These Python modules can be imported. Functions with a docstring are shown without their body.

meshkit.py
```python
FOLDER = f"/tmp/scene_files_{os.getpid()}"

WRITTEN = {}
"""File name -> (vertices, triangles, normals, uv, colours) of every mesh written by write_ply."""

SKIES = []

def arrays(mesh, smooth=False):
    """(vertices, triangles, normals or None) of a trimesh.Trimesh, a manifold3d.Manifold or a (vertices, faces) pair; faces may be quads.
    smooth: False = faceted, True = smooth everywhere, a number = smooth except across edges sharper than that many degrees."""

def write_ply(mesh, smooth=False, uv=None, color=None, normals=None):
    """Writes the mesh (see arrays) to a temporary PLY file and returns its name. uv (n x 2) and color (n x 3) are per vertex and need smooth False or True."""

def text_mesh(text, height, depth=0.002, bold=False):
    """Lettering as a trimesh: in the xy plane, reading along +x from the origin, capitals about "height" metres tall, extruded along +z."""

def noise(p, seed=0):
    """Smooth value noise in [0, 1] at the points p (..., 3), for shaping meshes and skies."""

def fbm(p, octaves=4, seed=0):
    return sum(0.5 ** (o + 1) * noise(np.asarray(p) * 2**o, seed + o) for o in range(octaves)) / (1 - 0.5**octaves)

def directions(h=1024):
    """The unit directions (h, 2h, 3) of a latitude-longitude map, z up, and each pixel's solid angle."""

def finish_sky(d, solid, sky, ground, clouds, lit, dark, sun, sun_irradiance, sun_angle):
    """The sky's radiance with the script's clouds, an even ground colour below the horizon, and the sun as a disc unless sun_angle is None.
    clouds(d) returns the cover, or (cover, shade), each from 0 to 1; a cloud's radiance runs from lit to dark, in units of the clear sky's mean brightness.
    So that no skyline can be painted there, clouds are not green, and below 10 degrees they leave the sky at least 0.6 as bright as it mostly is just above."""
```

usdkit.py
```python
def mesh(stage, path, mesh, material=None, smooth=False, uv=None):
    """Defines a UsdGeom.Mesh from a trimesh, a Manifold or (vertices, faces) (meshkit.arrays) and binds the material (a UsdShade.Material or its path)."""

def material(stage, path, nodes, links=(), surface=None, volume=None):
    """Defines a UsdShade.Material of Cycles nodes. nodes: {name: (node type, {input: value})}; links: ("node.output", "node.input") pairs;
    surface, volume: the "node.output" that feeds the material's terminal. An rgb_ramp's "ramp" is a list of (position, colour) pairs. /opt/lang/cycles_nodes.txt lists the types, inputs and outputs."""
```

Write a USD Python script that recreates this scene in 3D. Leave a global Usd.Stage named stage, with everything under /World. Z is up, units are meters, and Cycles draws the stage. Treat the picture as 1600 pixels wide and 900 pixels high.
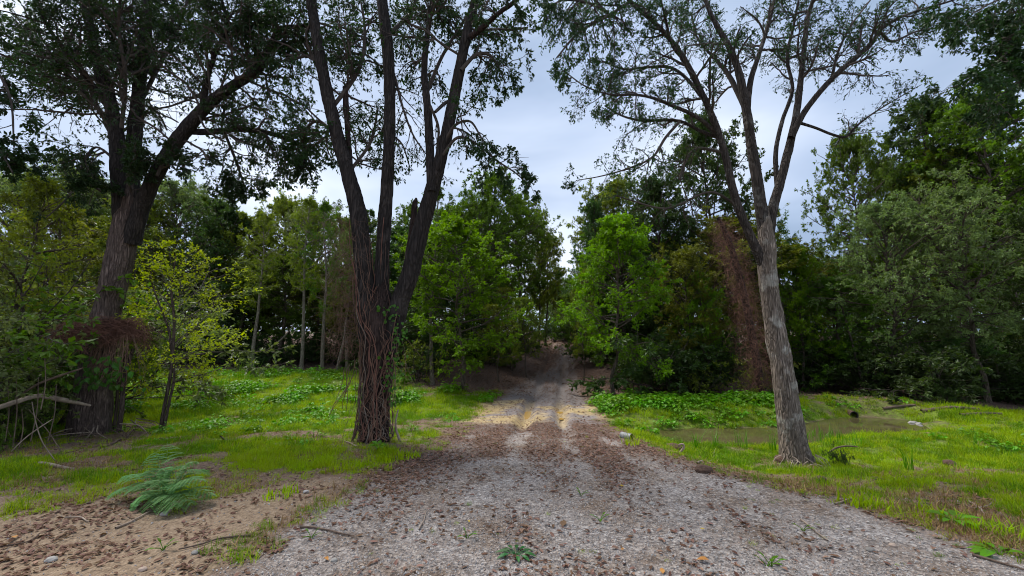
import math
import numpy as np
import trimesh
import usdkit
import meshkit
from pxr import Usd, UsdGeom, UsdLux, UsdShade, Gf, Sdf, Vt

stage = Usd.Stage.CreateInMemory()
UsdGeom.SetStageUpAxis(stage, UsdGeom.Tokens.z)
UsdGeom.SetStageMetersPerUnit(stage, 1.0)
UsdGeom.Xform.Define(stage, '/World')
UsdGeom.Scope.Define(stage, '/World/Looks')
PI = math.pi

# ------------------------------------------------------------------ camera, sky, sun, exposure
FPX, PITCH, EYE = 640.0, math.atan(65 / 640.0), 1.6          # focal length in photo pixels (1600 wide)
cam = UsdGeom.Camera.Define(stage, '/World/camera')
cam.CreateHorizontalApertureAttr(36.0)
cam.CreateFocalLengthAttr(36.0 * FPX / 1600)
cam.CreateFStopAttr(0.0)
cam.CreateClippingRangeAttr(Gf.Vec2f(0.05, 5000))
cam.AddTranslateOp().Set(Gf.Vec3d(0, 0, EYE))
cam.AddRotateXOp().Set(90 + math.degrees(PITCH))
cam.CreateExposureAttr(1.78)

SUN_AZ, SUN_EL = math.radians(-50), math.radians(60)          # azimuth from +y towards +x
sun_dir = np.array([math.sin(SUN_AZ) * math.cos(SUN_EL), math.cos(SUN_AZ) * math.cos(SUN_EL), math.sin(SUN_EL)])
sun = UsdLux.DistantLight.Define(stage, '/World/sun')
sun.CreateIntensityAttr(0.4)
sun.CreateAngleAttr(25.0)
sun.CreateNormalizeAttr(True)
sun.CreateColorAttr(Gf.Vec3f(1.0, 0.96, 0.9))
sun.AddRotateZOp().Set(-math.degrees(SUN_AZ))
sun.AddRotateXOp().Set(-(90 - math.degrees(SUN_EL)))

dome = UsdLux.DomeLight.Define(stage, '/World/sky')
sky_mat = usdkit.material(stage, '/World/Looks/overcast_sky', {
    'sky': ('sky_texture', {'sky_type': 'single_scattering', 'sun_disc': False, 'sun_elevation': SUN_EL, 'sun_rotation': SUN_AZ, 'altitude': 100.0, 'aerosol_density': 2.0}),
    'tc': ('texture_coordinate', {}),
    'map': ('mapping', {'scale': (1.0, 1.0, 2.6), 'location': (0.35, 0.1, 0.2)}),
    'n1': ('noise_texture', {'scale': 1.5, 'detail': 5.0, 'roughness': 0.45, 'distortion': 0.3}),
    'n2': ('noise_texture', {'scale': 3.6, 'detail': 5.0, 'roughness': 0.5, 'distortion': 0.2}),
    'cloud': ('rgb_ramp', {'ramp': [(0.34, (1.9, 2.5, 3.5)), (0.46, (2.75, 3.35, 4.45)), (0.56, (3.6, 4.15, 5.15)), (0.68, (4.8, 5.25, 6.0))]}),
    'cover': ('rgb_ramp', {'ramp': [(0.30, (0.86, 0.86, 0.86)), (0.55, (0.97, 0.97, 0.97))]}),
    'mixc': ('mix_color', {}),
    'bg': ('background_shader', {'strength': 0.06}),
}, [('tc.generated', 'map.vector'), ('map.vector', 'n1.vector'), ('map.vector', 'n2.vector'), ('n1.fac', 'cloud.fac'), ('n2.fac', 'cover.fac'),
    ('cover.color', 'mixc.fac'), ('sky.color', 'mixc.a'), ('cloud.color', 'mixc.b'), ('mixc.result', 'bg.color')], surface='bg.background')
UsdShade.MaterialBindingAPI.Apply(dome.GetPrim()).Bind(sky_mat)
dome.GetPrim().SetCustomDataByKey('kind', 'structure')


# ------------------------------------------------------------------ helpers
taken = {}


def numbered(base):
    n = taken.get(base, 0)
    taken[base] = n + 1
    return base if n == 0 else f'{base}_{n:03d}'


def rng(seed):
    return np.random.RandomState(seed)


def tag(prim, label=None, cat=None, group=None, kind=None):
    for k, v in (('label', label), ('category', cat), ('group', group), ('kind', kind)):
        if v:
            prim.SetCustomDataByKey(k, v)
    return prim


def thing(name, label, cat, loc=(0, 0, 0), rotz=0.0, scale=(1, 1, 1), group=None):
    x = UsdGeom.Xform.Define(stage, '/World/' + numbered('/World/' + name).split('/')[-1])
    x.AddTranslateOp().Set(Gf.Vec3d(*map(float, loc)))
    x.AddRotateZOp().Set(float(math.degrees(rotz)))
    x.AddScaleOp().Set(Gf.Vec3f(*map(float, scale)))
    return tag(x.GetPrim(), label, cat, group)


def obj(name, mesh, mat, parent=None, smooth=False, label=None, cat=None, group=None, kind=None, attrs=None):
    base = (str(parent.GetPath()) if parent else '/World') + '/' + name
    path = base.rsplit('/', 1)[0] + '/' + numbered(base).split('/')[-1]
    m = usdkit.mesh(stage, path, mesh, mat, smooth=smooth)
    if attrs:
        for k, v in attrs.items():
            UsdGeom.PrimvarsAPI(m).CreatePrimvar(k, Sdf.ValueTypeNames.Color3fArray, 'vertex').Set(Vt.Vec3fArray.FromNumpy(np.asarray(v, np.float32)))
    return tag(m.GetPrim(), label, cat, group, kind)


def dup(root, loc, rotz, scale, label, group=None):
    r = thing(root.GetName().rsplit('_', 1)[0] if root.GetName()[-3:].isdigit() else root.GetName(), label, root.GetCustomDataByKey('category'), loc, rotz, scale, group)
    r.GetReferences().AddInternalReference(root.GetPath())
    r.SetInstanceable(True)
    return r


def unit(v):
    return v / np.maximum(np.linalg.norm(v, axis=-1, keepdims=True), 1e-9)


def join(parts):
    parts = [p for p in parts if p is not None and len(p[0])]
    off, V, F = 0, [], []
    for v, f in parts:
        V.append(v)
        F.append(f + off)
        off += len(v)
    return np.vstack(V), np.vstack(F)


def sstep(a, b, x):
    t = np.clip((np.asarray(x, float) - a) / (b - a), 0, 1)
    return t * t * (3 - 2 * t)


def fbm2(x, y, s, seed=0, octaves=4):
    x, y = np.broadcast_arrays(np.asarray(x, float), np.asarray(y, float))
    return meshkit.fbm(np.stack([x * s, y * s, np.full_like(x, 0.37 + seed)], -1), octaves, seed)


def tubes(P, R, sides=5, bark=None):
    """Tapered tubes along n polylines of k points. bark(pos, t, angle) scales the radius."""
    P, R = np.asarray(P, float), np.asarray(R, float)
    n, k, _ = P.shape
    T = unit(np.gradient(P, axis=1))
    ref = np.where(np.abs(T[:, 0, 2:3]) < 0.85, np.array([[0, 0, 1.0]]), np.array([[1.0, 0, 0]]))
    N = unit(np.cross(T[:, 0], ref))
    Ns = []
    for j in range(k):
        N = unit(N - (N * T[:, j]).sum(-1, keepdims=True) * T[:, j])
        Ns.append(N)
    Ns = np.stack(Ns, 1)
    B = np.cross(T, Ns)
    a = np.linspace(0, 2 * PI, sides, endpoint=False)
    rad = R[:, :, None] * np.ones(sides)
    ring = np.cos(a)[None, None, :, None] * Ns[:, :, None] + np.sin(a)[None, None, :, None] * B[:, :, None]
    if bark is not None:
        rad = rad * bark(P[:, :, None] + ring * rad[..., None], a, R)
    V = P[:, :, None] + ring * rad[..., None]
    i = np.arange(sides)
    q = np.stack([i, (i + 1) % sides, sides + (i + 1) % sides, sides + i], -1)
    F = q[None] + (np.arange(k - 1) * sides)[:, None, None]
    F = F.reshape(-1, 4)
    F = (F[None] + (np.arange(n) * k * sides)[:, None, None]).reshape(-1, 4)
    F = np.vstack([F[:, [0, 1, 2]], F[:, [0, 2, 3]]])
    return V.reshape(-1, 3), F


def spline(P, step):
    """Catmull-Rom through rows of P (any columns), resampled about every step metres of the first three."""
    P = np.asarray(P, float)
    Q = np.vstack([2 * P[0] - P[1], P, 2 * P[-1] - P[-2]])
    out = []
    for i in range(1, len(Q) - 2):
        m = max(2, int(np.ceil(np.linalg.norm(Q[i + 1, :3] - Q[i, :3]) / step)))
        t = np.linspace(0, 1, m, endpoint=False)[:, None]
        p0, p1, p2, p3 = Q[i - 1], Q[i], Q[i + 1], Q[i + 2]
        out.append(0.5 * (2 * p1 + (p2 - p0) * t + (2 * p0 - 5 * p1 + 4 * p2 - p3) * t ** 2 + (3 * p1 - p0 - 3 * p2 + p3) * t ** 3))
    out.append(P[-1:])
    return np.vstack(out)


def grow(r, S, D, L, R0, k=5, wig=0.25, up=0.0, taper=0.25):
    """n wandering branches from S along D. up bends them to the sky (or, negative, to the ground)."""
    n = len(S)
    P, d = [S], unit(D)
    step = (L / (k - 1))[:, None]
    up = np.broadcast_to(np.asarray(up, float), (n,))
    for j in range(1, k):
        d = unit(d + wig * r.normal(size=(n, 3)) + np.stack([np.zeros(n), np.zeros(n), up], -1) / (k - 1))
        P.append(P[-1] + d * step)
    P = np.stack(P, 1)
    R = R0[:, None] * np.linspace(1, taper, k)[None]
    return P, R


def along(P, R, idx, t):
    k = P.shape[1]
    f = np.clip(t, 0, 0.9999) * (k - 1)
    i = f.astype(int)
    w = (f - i)[:, None]
    p = P[idx, i] * (1 - w) + P[idx, i + 1] * w
    rr = R[idx, i] * (1 - w[:, 0]) + R[idx, i + 1] * w[:, 0]
    return p, unit(P[idx, i + 1] - P[idx, i]), rr


def spawn(r, P, R, per, t0, t1, angle, ratio, k=4, wig=0.25, up=0.0, flat=0.0, lens=None, minr=0.002):
    """per children on every branch, leaving it by about the angle."""
    n = len(P)
    idx = np.repeat(np.arange(n), per)
    t = r.uniform(t0, t1, len(idx))
    p, d, rr = along(P, R, idx, t)
    side = r.normal(size=d.shape)
    side[:, 2] *= 1 - flat
    side = unit(side - (side * d).sum(-1, keepdims=True) * d)
    a = angle * r.uniform(0.7, 1.25, len(idx))[:, None]
    D = d * np.cos(a) + side * np.sin(a)
    if lens is None:
        lens = np.linalg.norm(np.diff(P, axis=1), axis=-1).sum(1)
    L = lens[idx] * ratio * (1.15 - 0.6 * t) * r.uniform(0.6, 1.3, len(idx))
    return grow(r, p, D, L, np.maximum(rr * 0.6, minr), k, wig, up)


def leaves(pos, d, nrm, L, ratio=0.5, fold=0.25, mid=0.45, shape=0):
    """Folded leaves: shape 0 = two triangles, 1 = six triangles with a drooping tip."""
    d = unit(d)
    w = unit(np.cross(d, nrm))
    nn = np.cross(w, d)
    L = np.asarray(L)[:, None]
    W = L * ratio * 0.5
    n = len(pos)
    lift = nn * W * fold * 2
    if shape == 0:
        V = np.stack([pos, pos + d * L * mid + w * W + lift, pos + d * L, pos + d * L * mid - w * W + lift], 1)
        F = np.array([[0, 2, 1], [0, 3, 2]])
        m = 4
    else:
        dr = -np.abs(nn) * 0
        tip = pos + d * L - nn * L * 0.14
        V = np.stack([pos, pos + d * L * 0.28 + w * W * 0.85 + lift * .8, pos + d * L * 0.6 + w * W * 0.85 + lift * .7 - nn * L * .04, tip,
                      pos + d * L * 0.6 - w * W * 0.85 + lift * .7 - nn * L * .04, pos + d * L * 0.28 - w * W * 0.85 + lift * .8, pos + d * L * 0.48 + dr], 1)
        F = np.array([[0, 6, 1], [1, 6, 2], [2, 6, 3], [3, 6, 4], [4, 6, 5], [5, 6, 0]])
        m = 7
    F = (F[None] + (np.arange(n) * m)[:, None, None]).reshape(-1, 3)
    return V.reshape(-1, 3), F


def leaf_on(r, P, R, per, t0, t1, size, droop=0.3, level=0.6, ratio=0.5, spread=0.9, shape=0):
    """per leaves on each of the twigs P."""
    idx = np.repeat(np.arange(len(P)), per)
    p, d, _ = along(P, R, idx, r.uniform(t0, t1, len(idx)))
    n = len(idx)
    D = unit(d + spread * r.normal(size=(n, 3)) + np.array([0, 0, -droop]))
    N = unit(r.normal(size=(n, 3)) * (1 - level) + np.array([0, 0, level]))
    L = size * r.uniform(0.6, 1.25, n)
    return leaves(p + D * L[:, None] * 0.08, D, N, L, ratio, shape=shape)


# pixel helpers: a pixel of the photograph and a distance give the place where the thing really stands
def ray(px, py):
    cx, cy = (px - 800.0) / FPX, (450.0 - py) / FPX
    c, s = math.cos(PITCH), math.sin(PITCH)
    return np.array([cx, c - cy * s, s + cy * c])


def at(px, py, d):
    v = ray(px, py)
    return np.array([0, 0, EYE]) + v * (d / v[1])


# ------------------------------------------------------------------ terrain
def flat_point(px, py, z):
    v = ray(px, py)
    return (np.array([0, 0, EYE]) + v * ((z - EYE) / v[2]))[:2]


def base_z(x, y):
    right = sstep(0.0, 1.6, x - np.interp(y, ER[:, 1], ER[:, 0]))
    return -0.8 * (sstep(2.5, 13, y) * (1 - right) + sstep(2.0, 8.6, y) * right)


def seg_dist(x, y, poly):
    """Signed distance to a closed polygon, negative inside."""
    x, y = np.asarray(x, float), np.asarray(y, float)
    best, inside = np.full(x.shape, 1e9), np.zeros(x.shape, bool)
    for (ax, ay), (bx, by) in zip(poly, np.roll(poly, -1, axis=0)):
        ex, ey = bx - ax, by - ay
        t = np.clip(((x - ax) * ex + (y - ay) * ey) / (ex * ex + ey * ey), 0, 1)
        best = np.minimum(best, np.hypot(x - ax - t * ex, y - ay - t * ey))
        inside ^= ((ay > y) != (by > y)) & (x < (bx - ax) * (y - ay) / (by - ay + 1e-12) + ax)
    return np.where(inside, -best, best)


WATER = -0.93
pond_px = [(985, 681), (1010, 674), (1100, 671), (1200, 670), (1262, 664), (1300, 656), (1360, 653), (1425, 658), (1442, 672), (1400, 677), (1330, 678), (1285, 684),
           (1262, 693), (1205, 697), (1120, 694), (1040, 692), (1000, 688)]
POND = np.array([flat_point(a, b, WATER) for a, b in pond_px])
pond_c = POND.mean(0)


def track_edge(pix):
    pts = []
    for a, b, z in pix:
        pts.append(flat_point(a, b, z))
    pts = np.array(sorted(pts, key=lambda q: q[1]))
    return pts


EL = track_edge([(385, 899, 0), (500, 800, -.03), (570, 745, -.12), (685, 702, -.25), (738, 655, -.6), (772, 628, -.78), (800, 605, -.8), (838, 580, -.45), (862, 558, 0.1), (872, 541, .45)])
ER = track_edge([(1660, 885, 0), (1420, 808, -.03), (1250, 765, -.08), (1110, 738, -.15), (1015, 702, -.27), (955, 668, -.5), (925, 635, -.75), (910, 605, -.8), (902, 580, -.45), (900, 558, 0.1), (898, 541, .45)])


def edges(y):
    return np.interp(y, EL[:, 1], EL[:, 0]), np.interp(y, ER[:, 1], ER[:, 0])


def track_mid(y):
    y = np.asarray(y, float)
    l, r_ = edges(y)
    c9, c13, c34 = (float(np.mean(edges(v))) + .1 for v in (9.0, 13.0, 34.0))
    return np.where(y < 13, np.interp(y, [0, 4, 9, 13], [0.25, 0.3, c9, c13]), c13 + (c34 - c13) * (y - 13) / 21)


def track_in(x, y):
    """Metres inside the track's edge (negative outside)."""
    l, r_ = edges(y)
    return np.minimum(x - l, r_ - x)


def height(x, y):
    x, y = np.asarray(x, float), np.asarray(y, float)
    z = base_z(x, y)
    y0 = 15.5 + 7 * sstep(-3.5, -9, x) + 2.0 * sstep(4, 9, x)
    rise = np.clip(y - y0, 0, 22)
    rise = np.where(rise < 3, rise * rise / 6, rise - 1.5)
    z = z + 0.066 * rise
    tin = track_in(x, y)
    rough = np.clip(-tin / 1.0, 0.0, 1)
    z = z + (fbm2(x, y, 0.55, 3) - 0.5) * (0.05 + 0.22 * rough) + (fbm2(x, y, 3.0, 5, 3) - 0.5) * (0.025 + 0.05 * rough)
    # banks of the track in the woods
    z = z + 0.35 * sstep(0.2, 2.2, -tin) * sstep(16, 20, y) * (1 - sstep(5, 9, -tin) * 0.5)
    # tyre ruts
    m = track_mid(y)
    for s, dep in ((-0.48, .14), (0.48, .12)):
        g = np.exp(-((x - m - s) / 0.16) ** 2)
        z = z - dep * g * sstep(6.5, 10.5, y) * (0.6 + 0.8 * fbm2(x * 0 + s, y, 0.6, 9, 2)) + 0.25 * dep * np.exp(-((np.abs(x - m - s) - 0.3) / 0.1) ** 2) * sstep(6.5, 10.5, y)
    # pond basin with a steeper far bank
    d = seg_dist(x, y, POND)
    ns = (fbm2(x, y, 1.3, 21) - .5) * 0.5
    basin = WATER - 0.04 - 0.25 * sstep(0, 0.8, -d)
    bank = sstep(-0.12, 0.7, d + ns * sstep(0, 0.4, d + .05))
    z = np.where(d < 2, basin * (1 - bank) + z * bank, z)
    # far bank stands a little proud
    z = z + 0.22 * sstep(.25, .9, d) * (1 - sstep(1.6, 3.2, d)) * sstep(pond_c[1] + .3, pond_c[1] + 1.6, y)
    return z


def ground(px, py):
    """Where the ray through a pixel meets the terrain."""
    v = ray(px, py)
    t = np.concatenate([np.linspace(1.0, 20, 1500), np.linspace(20.05, 90, 900)])
    p = np.array([0, 0, EYE]) + v[None] * t[:, None]
    below = p[:, 2] < height(p[:, 0], p[:, 1])
    i = int(np.argmax(below)) if below.any() else len(t) - 1
    q = p[i]
    return np.array([q[0], q[1], float(height(q[0], q[1]))])


def on(x, y, dz=0.0):
    return np.array([x, y, float(height(x, y)) + dz])


WOOD_EDGE = [(-60, 23.5), (-24, 23.5), (-12, 22.5), (-6.5, 22), (-4.2, 17.5), (-1.2, 16.5), (1.0, 16.8), (2.4, 16.8), (3.6, 15.0), (6.0, 14.3), (8.5, 13.7), (12, 12.7), (16, 12.2), (60, 10)]


FEET = [(*ground(150, 682)[:2], 1.1), (*ground(586, 692)[:2], .75), (*ground(1246, 727)[:2], .6), (*ground(40, 700)[:2], 1.2)]


def in_wood(x, y):
    we = np.array(WOOD_EDGE)
    return y - np.interp(x, we[:, 0], we[:, 1])


def covers(x, y):
    """Fractions of gravel, litter, yellow mud, sand, grass, and wet grey mud at points of the ground."""
    n1, n2, n3 = fbm2(x, y, 0.9, 31), fbm2(x, y, 2.6, 37), fbm2(x, y, 0.45, 41)
    tin = track_in(x, y) + (n2 - 0.5) * 0.9 + (n1 - .5) * .6
    m = track_mid(y)
    st = fbm2((x - m) * 2.4 + .15 * y, y * .4, 1.0, 43)
    st2 = fbm2((x - m) * 6.0, y * .7, 1.0, 47)
    wood = sstep(-0.8, 0.8, in_wood(x, y) + (n1 - .5) * 3)
    gravel = sstep(-0.15, 0.35, tin) * (1 - sstep(11.5, 15, y + (n1 - .5) * 4))
    wet = sstep(0.0, 0.3, tin) * sstep(9.2, 10.6, y + (n1 - .5) * 2) * (1 - sstep(17, 22, y + (n1 - .5) * 4))
    env = np.exp(-((y + (n3 - .5) * 5 - 12.0) / 1.7) ** 2)
    mn = fbm2(x, y * 1.3, 1.0, 53) * .6 + fbm2(x, y * 1.3, 3.5, 59) * .4
    mud = sstep(-0.7, 0.0, tin + (n1 - .5)) * sstep(0.52, 0.64, mn + 0.10 * env) * sstep(.15, .6, env)
    m = track_mid(y)
    rut = np.maximum(np.exp(-((x - m + .48) / 0.17) ** 2), np.exp(-((x - m - .48) / 0.17) ** 2))
    mud = np.maximum(mud, .85 * sstep(.45, .75, rut + (n2 - .5) * .8) * sstep(10.0, 11.2, y + (n1 - .5) * 2) * (1 - sstep(12.6, 15.5, y + (n2 - .5) * 4)))
    lit = sstep(-0.6, 0.3, tin) * sstep(4.4, 8.4, y + (n1 - .5) * 6 + (st - .5) * 5 + np.abs(x - m) * .25) * (1 - sstep(9.6, 11.2, y + (n2 - .5) * 2)) * (.15 + .85 * sstep(.42, .56, n2 * .3 + st * .4 + st2 * .3 + 0.07 - .14 * rut))
    lit = np.maximum(lit, wood * (1 - sstep(-.1, .3, tin) * (y < 38)))
    hill = sstep(12.5, 17, y + (n1 - .5) * 6 + (n2 - .5) * 4)
    lit = np.maximum(lit * (1 - sstep(-.2, .4, tin) * sstep(13, 15, y)), hill * sstep(-1, 0.2, tin) * np.clip(.38 + 2.2 * (n2 * .5 + st2 * .5 - .48) - .55 * rut, 0, 1))
    wet = np.maximum(wet, sstep(-.1, 0.3, tin) * sstep(15, 17, y) * (1 - sstep(34, 38, y)) * (.85 - .5 * np.clip(rut, 0, 1)))
    wood = wood * (1 - .9 * sstep(-.1, .3, tin) * (y < 38))
    # foreground sand on the left, patchy
    l, _ = edges(y)
    sand = sstep(-.1, .5, -(tin)) * (1 - sstep(3.5, 4.2, y + (n1 - .5) * 1.8 + (x - l) * .03 - .9 * np.exp(-((x - l) / 1.1) ** 2))) * (x < 0)
    grass = sstep(0.05, 0.5, -tin) * (1 - wood) * (1 - sand)
    edge = np.exp(-((-track_in(x, y) - .9) / .6) ** 2)
    patch = 1.0 * sstep(.42, .52, n1 * 0.6 + n2 * 0.4 - 0.035 + .14 * sstep(8.5, 13, y) * (x < 0) + .10 * sstep(6.3, 8.2, y) * (x > 0) - edge * np.where(x > 0, .15 * sstep(9, 7, y), .07))
    grass = grass * patch
    d = seg_dist(x, y, POND)
    grass = grass * sstep(.02, .25, d + (n2 - .5) * .6)
    for fx, fy, fr_ in FEET:
        grass = grass * (1 - .85 * np.exp(-(((x - fx) ** 2 + (y - fy) ** 2) / fr_ ** 2)))
    return dict(gravel=gravel, litter=lit, mud=mud, sand=sand, grass=grass, wet=wet, wood=wood, tin=tin, pond=d, streak=st * .5 + st2 * .5)


# ------------------------------------------------------------------ materials
def noise_color(path, ramp, scale, extra=None, rough=0.9, bump=0.0, bscale=None, stretch=(1, 1, 1), detail=6.0, spec=0.3, bdist=0.02):
    nodes = {'g': ('texture_coordinate', {}), 'm': ('mapping', {'scale': stretch}), 'n': ('noise_texture', {'scale': scale, 'detail': detail, 'roughness': 0.6}),
             'r': ('rgb_ramp', {'ramp': ramp}), 'p': ('principled_bsdf', {'roughness': rough, 'specular_ior_level': spec})}
    links = [('g.object', 'm.vector'), ('m.vector', 'n.vector'), ('n.fac', 'r.fac'), ('r.color', 'p.base_color')]
    if bump:
        nodes['n2'] = ('noise_texture', {'scale': bscale or scale * 2, 'detail': 5.0, 'roughness': 0.65})
        nodes['b'] = ('bump', {'strength': bump, 'distance': bdist})
        links += [('m.vector', 'n2.vector'), ('n2.fac', 'b.height'), ('b.normal', 'p.normal')]
    return usdkit.material(stage, '/World/Looks/' + path, nodes, links, surface='p.BSDF')


def bark(path, dark, light, lichen=None, furrow=9.0, la=0.6):
    nodes = {
        'g': ('texture_coordinate', {}), 'm': ('mapping', {'scale': (1, 1, 0.16)}),
        'v': ('voronoi_texture', {'feature': 'distance_to_edge', 'scale': furrow * 2.2, 'randomness': 1.0}),
        'w': ('noise_texture', {'scale': 6.0, 'detail': 3.0}), 'mw': ('mix_color', {'blend_type': 'linear_light', 'fac': 0.12}),
        'n': ('noise_texture', {'scale': furrow * 3, 'detail': 8.0, 'roughness': 0.7}),
        'n2': ('noise_texture', {'scale': 2.2, 'detail': 6.0, 'roughness': 0.6}),
        'r1': ('rgb_ramp', {'ramp': [(0.0, tuple(0.35 * c for c in dark)), (0.12, dark), (0.5, light)]}),
        'r2': ('rgb_ramp', {'ramp': [(0.36, tuple(0.6 * c for c in dark)), (0.66, light)]}),
        'mx': ('mix_color', {'fac': 0.5}),
        'ls': ('rgb_ramp', {'ramp': [(0.55, (0, 0, 0)), (0.63, (la, la, la))]}), 'lm': ('mix_color', {'b': lichen or light}),
        'h': ('math', {'math_type': 'multiply_add', 'value2': 0.6}), 'vr': ('map_range', {'from_max': 0.25, 'clamp': True}),
        'b': ('bump', {'strength': 0.9, 'distance': 0.03}), 'p': ('principled_bsdf', {'roughness': 0.95, 'specular_ior_level': 0.2})}
    links = [('g.object', 'm.vector'), ('m.vector', 'w.vector'), ('m.vector', 'mw.a'), ('w.color', 'mw.b'), ('mw.result', 'v.vector'), ('m.vector', 'n.vector'), ('g.object', 'n2.vector'),
             ('v.distance', 'r1.fac'), ('n.fac', 'r2.fac'), ('r1.color', 'mx.a'), ('r2.color', 'mx.b'), ('n2.fac', 'ls.fac'), ('ls.color', 'lm.fac'), ('mx.result', 'lm.a'),
             ('lm.result', 'p.base_color'), ('v.distance', 'vr.value'), ('n.fac', 'h.value1'), ('vr.result', 'h.value3'), ('h.value', 'b.height'), ('b.normal', 'p.normal')]
    return usdkit.material(stage, '/World/Looks/' + path, nodes, links, surface='p.BSDF')


def foliage(path, a, b, c=None, trans=0.35, rough=0.5, tint=1.25, spec=0.3):
    """Leaf colours from a to b (a few c), different on every leaf and a little on every plant."""
    ramp = [(0.0, a), (0.75, b), (0.97, b), (1.0, c or b)]
    nodes = {'g': ('geometry', {}), 'oi': ('object_info', {}), 'r': ('rgb_ramp', {'ramp': ramp}), 'n': ('noise_texture', {'scale': 1.3, 'detail': 3.0}),
             'nm': ('map_range', {'from_min': 0.3, 'from_max': 0.7, 'to_min': 0.62, 'to_max': 1.38}), 'om': ('map_range', {'to_min': 0.78, 'to_max': 1.2}), 'oh': ('map_range', {'to_min': 0.478, 'to_max': 0.51}), 'mm': ('math', {'math_type': 'multiply'}),
             'tc': ('texture_coordinate', {}), 'h': ('hsv', {'saturation': 1.15}), 't': ('mix_color', {'blend_type': 'multiply', 'fac': 1.0, 'b': (1.15 * tint, 1.2 * tint, 0.55 * tint), 'use_clamp': False}),
             'p': ('principled_bsdf', {'roughness': rough, 'specular_ior_level': spec}), 'tr': ('translucent_bsdf', {}), 'mix': ('mix_closure', {'fac': trans})}
    links = [('g.random_per_island', 'r.fac'), ('tc.object', 'n.vector'), ('n.fac', 'nm.value'), ('oi.random', 'om.value'), ('nm.result', 'mm.value1'), ('om.result', 'mm.value2'), ('mm.value', 'h.value'), ('oi.random', 'oh.value'), ('oh.result', 'h.hue'),
             ('r.color', 'h.color'), ('h.color', 'p.base_color'), ('h.color', 't.a'), ('t.result', 'tr.color'), ('p.BSDF', 'mix.closure1'), ('tr.BSDF', 'mix.closure2')]
    return usdkit.material(stage, '/World/Looks/' + path, nodes, links, surface='mix.closure')


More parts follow.
